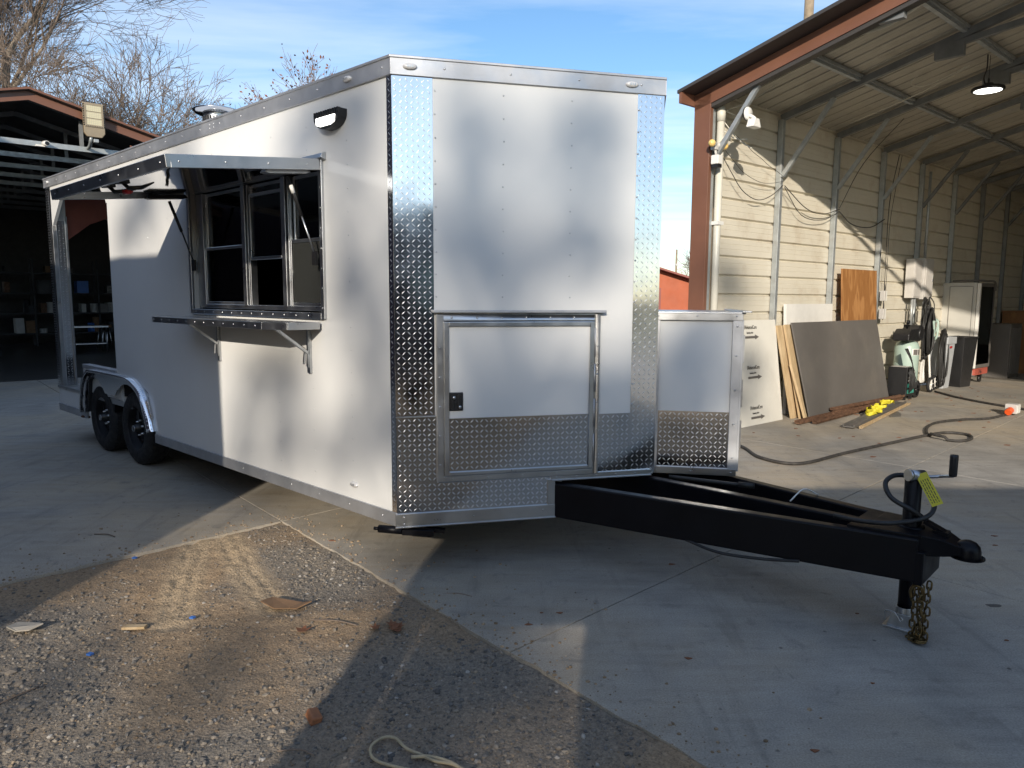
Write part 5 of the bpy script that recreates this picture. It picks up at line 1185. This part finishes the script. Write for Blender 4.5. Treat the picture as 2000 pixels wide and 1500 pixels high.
q = thing('parked_truck', 'dark parked truck just visible behind the barn corner past the red shed', 'truck', (7.3, 27, 0)); build('cab', MB().box(-.3, 1.6, 0, 4, .5, 1.9), m_blackp, q, bevel=.08); build('body', MB().box(-.4, 1.7, 4, 7, .5, 1.4), m_blackp, q, bevel=.04)
for k in range(3): build('panel', MB().box(-.2, .1, -.02, 0, .9+.3*k, 1.05+.3*k), m_whitepl, q)
build('wheel', MB().lathe([(.0001, -.1), (.36, -.1), (.36, .1), (.0001, .1)], (-.2, 1.0, .36), 'x', 16), m_rubber, q)

def bare_tree(name, label, x, y, h, seed, spread=.55, lean_=(0, 0), trunk_r=.16, levels=6, fork=.30, nfork=3, leafy=0, leafm=None, lsize=.07, cat='tree', group=None, dens=1.0, mtr=None, clen=1.0):
    rr = random.Random(seed); q = thing(name, label, cat, (x, y, -.05), 0, group)
    T = MB(); C_ = MB(); LV = MB(); tips = []
    def grow(p, d, ln, r, lv):
        nseg = 4 if lv < 3 else 3; pts = [p]; rs = [r]; dd = d.copy()
        for i in range(nseg):
            dd = (dd + Vector((rr.gauss(0, .12 if lv else .035), rr.gauss(0, .12 if lv else .035), rr.gauss(.02, .10)))).normalized(); p = p+dd*ln/nseg; pts.append(p); rs.append(max(.0075, r*(1-.5*(i+1)/nseg)))
        (T if lv < 2 else C_).tube(pts, rs, 8 if lv == 0 else (5 if lv < 3 else 3), cap=False)
        if lv >= levels: tips.append(pts); return
        nb = nfork if lv else nfork+1
        nb = nb + (1 if lv >= 3 and rr.random() < .6*dens else 0)
        for k in range(nb):
            t = (1.0 if k == 0 else rr.uniform(.35, .98)) if lv else (1.0 if k == 0 else rr.uniform(.55, .95))
            i = min(nseg-1, int(t*nseg)); bp = pts[i].lerp(pts[i+1], min(1, t*nseg-i)); br = max(.0075, rs[i]*(.78 if k == 0 else .6))
            ax_ = Vector((rr.gauss(0, 1), rr.gauss(0, 1), rr.gauss(0, .5))).cross(dd)
            if ax_.length < .01: ax_ = Vector((1, 0, 0))
            ang = rr.uniform(.1, .3) if k == 0 else rr.uniform(spread*.6, spread*1.4)
            nd = Matrix.Rotation(ang, 3, ax_.normalized()) @ dd; nd = (nd+Vector((0, 0, .03))).normalized()
            grow(bp, nd, ln*rr.uniform(.62, .82)*(clen if lv == 0 else 1), br, lv+1)
    grow(Vector((0, 0, 0)), Vector((lean_[0], lean_[1], 1)).normalized(), h*fork, trunk_r, 0)
    zm = max(v[2] for v in C_.v); k_ = h/zm
    for mbx in (T, C_): mbx.v = [(v[0]*k_, v[1]*k_, v[2]*k_) for v in mbx.v]
    tips = [[p*k_ for p in pts] for pts in tips]
    build('trunk', T, mtr or m_bark, q, fix=False)
    build('crown', C_, m_twig, q, fix=False)
    if leafy:
        for pts in tips:
            if rr.random() > leafy: continue
            for k in range(rr.randint(2, 6)):
                c = pts[rr.randrange(len(pts))]+Vector((rr.gauss(0, lsize*1.5), rr.gauss(0, lsize*1.5), rr.gauss(0, lsize*1.5)))
                u = Vector((rr.gauss(0, 1), rr.gauss(0, 1), rr.gauss(0, 1))).normalized(); w = u.cross(Vector((rr.gauss(0, 1), rr.gauss(0, 1), rr.gauss(0, 1)))).normalized()
                s_ = lsize*rr.uniform(.6, 1.3); LV.add([tuple(c-u*s_), tuple(c+w*s_*.5), tuple(c+u*s_), tuple(c-w*s_*.5)], [(0, 1, 2, 3)])
        build('leaves', LV, leafm, q, fix=False)
    return q
bare_tree('bare_tree', 'tall straight bare tree with a pale trunk at the left photo edge', -22.9, 33.0, 23, 31, .50, (0.0, .0), .27, 6, .50, 4, dens=.8, clen=.45)
bare_tree('bare_tree', 'second tall bare tree with a forked pale trunk beside the straight one', -21.6, 32.5, 20.5, 34, .48, (.01, 0), .22, 6, .48, 4, dens=.8, clen=.45)
bare_tree('bare_tree', 'broad bare tree with a fine rounded twig crown above the left barn', -18.9, 35.0, 14.4, 38, .66, (.03, 0), .34, 6, .26, 4, dens=.6)
bare_tree('bare_tree', 'lower bare tree with spreading twigs right of the broad crown behind the trailer roof', -16.2, 34.0, 10.4, 36, .70, (.10, 0), .22, 6, .24, 3)
bare_tree('autumn_tree', 'small tree with red brown autumn leaves above the trailer roof', -7.55, 28.0, 10.3, 41, .52, (0, 0), .13, 6, .38, 3, .5, m_leafb, .065, dens=.6)
bare_tree('bare_tree', 'distant bare sapling behind the red shed by the barn corner', 12.4, 47, 5.6, 44, .6, (0, 0), .10, 5, .25, 4)

# ---- behind the photographer: what shades the yard and shows in the polished plate
pt = thing('parked_trailer', 'charcoal box trailer with an end porch shaped to pass the sun, parked behind the photographer', 'trailer', (0, -1.6, 0), R(1.5))
build('wall', MB().box(-.33, 4.6, -2.0, 0, .45, 2.62), m_navy, pt, bevel=.01); build('roof', MB().box(-1.36, 4.65, -2.05, .05, 2.621, 2.68), m_navy, pt)
build('porch_header', MB().box(-1.30, -.33, -.06, 0, 1.82, 2.62), m_navy, pt); build('porch_shade_post', MB().box(-1.33, -1.112, -.08, 0, .40, 1.82), m_navy, pt); build('porch_shade_post', MB().box(-1.09, -.80, -.08, 0, .40, 1.82), m_navy, pt); build('porch_shade_post', MB().box(-1.33, -1.25, -2.0, -1.92, .40, 2.62), m_navy, pt)  # porch header and posts shaped to leave a sun patch and slit
build('porch_floor', MB().box(-1.33, -.33, -2.0, 0, .40, .45), m_alu, pt); build('window', MB().box(1.55, 2.05, .001, .012, 1.35, 2.0), m_mint, pt)
for x in (1.6, 2.5): build('wheel', MB().lathe([(.0001, -.1), (.2, -.1), (.34, -.1), (.34, .1), (.0001, .1)], (x, -.15, .34), 'y', 24), m_rubber, pt)
sd = thing('long_shed', 'long red metal shed standing to the left behind the photographer', 'shed', O, ROT)
EH = 1.855+5*.444
def shed(x0, x1, eh, dep=4.5):
    m = MB().prism([(-5.0, 0), (-5.0-dep, 0), (-5.0-dep, eh), (-5.0-dep/2, eh+.27*dep/2), (-5.0, eh)], (), x0, x1, axes='yz'); return m
build('wall', shed(-3.2, 1.45, EH), m_shed, sd); build('tall_shade_wall', shed(-24, -3.4, 6.9, 7), m_shed, sd)  # taller section added out of view to shade the left barn
SUNV = Vector(_to)
def vpt(s_, z): return tr_loc(Vector((s_*math.cos(TH), s_*math.sin(TH), z)))
def tr_loc(p): return O + FW*p.x + LF*p.y + Vector((0, 0, p.z))
SHADE = [(vpt(s_, z), r_*.72) for s_, z, r_ in ((.32, 2.5, .16), (1.1, 2.45, .30), (.92, 2.3, .18), (.47, 2.16, .17), (1.04, 1.95, .14), (.30, 1.82, .27), (.58, 1.76, .22), (1.09, 1.78, .26), (.85, 1.06, .20), (1.22, 1.05, .20), (.35, .75, .22), (.75, .60, .28), (1.25, .55, .35))]
SHADE += [(tr_loc(Vector((x, 0, z))), r_*.74) for x, z, r_ in ((-.38, 1.62, .24), (-.22, 1.2, .20), (-1.55, .95, .16), (-1.18, 1.0, .20), (-.90, 2.45, .16), (-.66, 2.58, .18), (-.28, 2.5, .22), (-1.15, .58, .22), (-.62, .62, .16), (-1.75, .5, .12), (-.1, .75, .14), (-.45, 2.05, .12), (-2.6, 2.5, .14), (-3.3, 2.3, .2), (-3.7, 2.1, .15))]
SHADE += [(Vector((x, y, 0)), r_) for x, y, r_ in ((-1.25, 2.9, .13), (-1.9, 2.6, .12), (-.6, 4.0, .10), (.15, 2.9, .12), (.02, 3.15, .11), (.22, 2.55, .12), (-.05, 2.6, .10))]
SHADE += [(P0w, r_) for P0w, r_ in ((Vector((.95, 4.3, 1.25)), .12), (Vector((1.2, 4.3, .95)), .24), (Vector((.85, 4.3, .75)), .2), (Vector((1.25, 4.3, 1.42)), .12))]
SHADE += [(BP(.3, .2, .75), .16), (BP(.1, .05, 1.75), .22), (BP(.15, .2, .25), .12)]
trunks = [[-12.6, -43.5, 21.2, [], 'tall leafy tree behind the photographer, leftmost of the shading row'], [-9.4, -44.5, 21.6, [], 'tall leafy tree behind the photographer, second of the shading row'], [-6.7, -43, 21.0, [], 'tall leafy tree behind the photographer, third of the shading row'], [-3.6, -44.5, 22.0, [], 'tall leafy tree behind the photographer, rightmost of the shading row']]
rr = random.Random(90)
for p, r_ in SHADE:
    c = p + SUNV*rr.uniform(48, 52)  # leaf clumps set along the sun ray to cast the wanted blotches
    min(trunks, key=lambda t: abs(t[0]-c.x))[3].append((c, r_))
for tx_, ty_, h, cl, lab in trunks:
    q = thing('shade_tree', lab, 'tree', (tx_, ty_, -.05)); base_ = Vector((tx_, ty_, -.05))
    T = MB(); T.tube([(0, 0, 0), (.1, 0, h*.4), (0, .1, h*.98)], [.30, .18, .03], 8); LV = MB()
    for c, r_ in cl:
        c = c-base_; a = Vector((0, 0, max(3, c.z-1.2-.3*abs(c.x)))); T.tube([tuple(a), tuple(a.lerp(c, .55)+Vector((0, 0, .15))), tuple(c)], [.05, .035, .015], 5)
        for i in range(int(60+900*r_*r_)):
            g_ = [rr.gauss(0, r_*.62) for _ in range(3)]; p = c+Vector(g_); u = Vector((rr.gauss(0, 1), rr.gauss(0, 1), rr.gauss(0, 1))).normalized(); w = u.orthogonal().normalized(); s_ = rr.uniform(.05, .11)
            LV.add([tuple(p-u*s_), tuple(p+w*s_*.7), tuple(p+u*s_), tuple(p-w*s_*.7)], [(0, 1, 2, 3)])
    build('trunk', T, m_bark, q, fix=False); build('crown', LV, m_leafd, q, fix=False)

# ================================================================== LITTER ON THE GROUND
def flat_bit(name, pts, mat, label, cat, h=.004, z=None, curl=.0):
    c = sum((Vector(p) for p in pts), Vector((0, 0)))/len(pts); zz = (gz(c.x, c.y)+.012) if z is None else z
    m = MB(); n = len(pts); vv = [(p[0], p[1], zz+curl*((p[0]-c.x)**2+(p[1]-c.y)**2)*8) for p in pts]; vv += [(x, y, z_+h) for x, y, z_ in vv]
    m.add(vv, [tuple(reversed(range(n))), tuple(range(n, 2*n))]+[(i, (i+1) % n, n+(i+1) % n, n+i) for i in range(n)]); return tag(build(name, m, mat), label, cat)
flat_bit('cardboard_scrap', [(-1.235, 3.43), (-1.20, 3.50), (-1.10, 3.49), (-1.04, 3.47), (-.985, 3.44), (-1.05, 3.395), (-1.09, 3.42), (-1.16, 3.40)], m_cardb, 'flat torn brown cardboard scrap on the gravel below the tyre prints', 'cardboard', .006, curl=.25)
flat_bit('paper_scrap', [(-2.31, 3.17), (-2.30, 3.23), (-2.25, 3.245), (-2.21, 3.24), (-2.16, 3.20), (-2.20, 3.16), (-2.26, 3.155)], simple('dirty_paper', (.36, .33, .28), .9), 'crumpled grey paper scrap on the gravel at the left photo edge', 'paper', .006, curl=.5)
flat_bit('wood_chip', [(-1.80, 3.20), (-1.79, 3.235), (-1.70, 3.24), (-1.70, 3.21)], m_lumber, 'small pale wood chip on the gravel left of the blue scrap', 'wood chip', .012)
for (x, y), lab in (((-2.222, 4.13), 'blue plastic scrap beside the concrete edge'), ((-1.525, 3.318), 'light blue plastic scrap below the left tyre print'), ((-1.807, 2.958), 'deep blue plastic bit on the left gravel')):
    flat_bit('plastic_scrap', [(x-.012, y-.006), (x+.008, y-.011), (x+.015, y+.006), (x-.006, y+.012)], m_blue, lab, 'plastic scrap', .008)
m = MB(); m.box(-.022, .022, -.03, .03, 0, .035); o = build('brick_piece', m, m_brick, bevel=.008); o.location = (-.725, 2.50, gz(-.725, 2.5)+.002); o.rotation_euler = (.3, .2, .7); tag(o, 'orange brick fragment with a long shadow on the lower gravel', 'brick')
def leaf(x, y, s_, ang, lab):
    pts = [(x+s_*r_*math.cos(ang+a), y+s_*r_*math.sin(ang+a)) for a, r_ in ((0, 1), (.5, .45), (1.1, .8), (1.8, .4), (2.6, .75), (PI, .5), (3.9, .7), (4.5, .4), (5.2, .8), (5.8, .45))]
    return flat_bit('dry_leaf', pts, m_leafb, lab, 'leaf', .0015, curl=1.0)
leaf(-.96, 3.19, .045, .3, 'orange brown dry leaf just below the cardboard scrap')
for k in range(7): leaf(-.57+rr.uniform(-.06, .06), 3.23+rr.uniform(-.05, .05), .035, rr.uniform(0, 6), 'crumpled tan dry leaves in a small pile near the concrete edge')['group'] = 'dry leaves in the pile near the concrete edge'
cp_ = [(-.30, 2.19), (-.44, 2.24), (-.475, 2.31), (-.445, 2.375), (-.40, 2.37), (-.355, 2.31), (-.30, 2.275), (-.25, 2.24), (-.19, 2.225), (-.12, 2.17)]
m = MB().tube(spline([(x, y, gz(x, y)+.016) for x, y in cp_], 6), .0055, 8); m.tube(spline([(x, y, gz(x, y)+.016) for x, y in ((-.33, 2.262), (-.27, 2.262), (-.2, 2.235), (-.15, 2.19))], 5), .006, 8); tag(build('cord', m, m_cord), 'looped tan cord lying on the gravel at the bottom of the photo', 'cord')
def stick(p, q, lab, zf=None, r_=.0035):
    a = Vector((*p, (gz(*p)+.012) if zf is None else zf)); b = Vector((*q, (gz(*q)+.012) if zf is None else zf)); mid = a.lerp(b, .5)+Vector((.01, .015, .003)); tag(build('twig', MB().tube(spline([a, mid, b], 4), [r_]*9, 5), m_twig), lab, 'twig')
stick((-.95, 3.30), (-.72, 3.24), 'thin twig on the gravel left of the leaf pile'); stick((-.79, 2.30), (-.66, 2.28), 'short dark twig at the bottom edge of the gravel'); stick((-2.68, 4.52), (-2.52, 4.47), 'curved dark twig on the shaded concrete at far left', .004); stick((-1.95, 2.55), (-1.86, 2.70), 'straight dark twig on the lower left gravel'); stick((-.36, 3.62), (-.20, 3.58), 'dark twig beside the right concrete edge')
rl = random.Random(77)
def slab_bits():
    for k in range(26):
        u = rl.uniform(.05, 3.5); v = rl.uniform(.2, 4.6); p = UV(u, v); s_ = rl.uniform(.006, .018); a = rl.uniform(0, 6.3)
        pts = [(p.x+s_*math.cos(a+t)*(1.6 if i % 2 else .6), p.y+s_*math.sin(a+t)*.7) for i, t in enumerate((0, 1, 2.2, 3.3, 4.4, 5.4))]
        mb_.prism(pts, (), .001, .004, axes='xy')
mb_ = MB(); slab_bits(); 
for k in range(70):
    p = BP(rl.uniform(-.5, 7), rl.uniform(.5, 3)); s_ = rl.uniform(.008, .03); a = rl.uniform(0, 6.3); mb_.prism([(p.x+s_*math.cos(a+t)*(1.4 if i % 2 else .6), p.y+s_*math.sin(a+t)*.8) for i, t in enumerate((0, 1.2, 2.4, 3.6, 4.8))], (), .001, .005, axes='xy')
tag(build('debris', mb_, m_leafb), kind='stuff')
def stain(x, y, rx, ry, lab):
    pts = [(x+rx*math.cos(t)*(1+.2*math.sin(3*t+1)), y+ry*math.sin(t)*(1+.25*math.cos(2*t))) for t in np.linspace(0, 2*PI, 18)[:-1]]
    pave_st = MB().prism(pts, (), .0012, .0022, axes='xy'); o = build('oil_stain', pave_st, simple('oil_stain', (.11, .10, .09), .6), pave)
stain(2.43, 3.50, .035, .022, ''); stain(2.16, 3.64, .02, .012, ''); stain(2.12, 3.62, .015, .01, '')
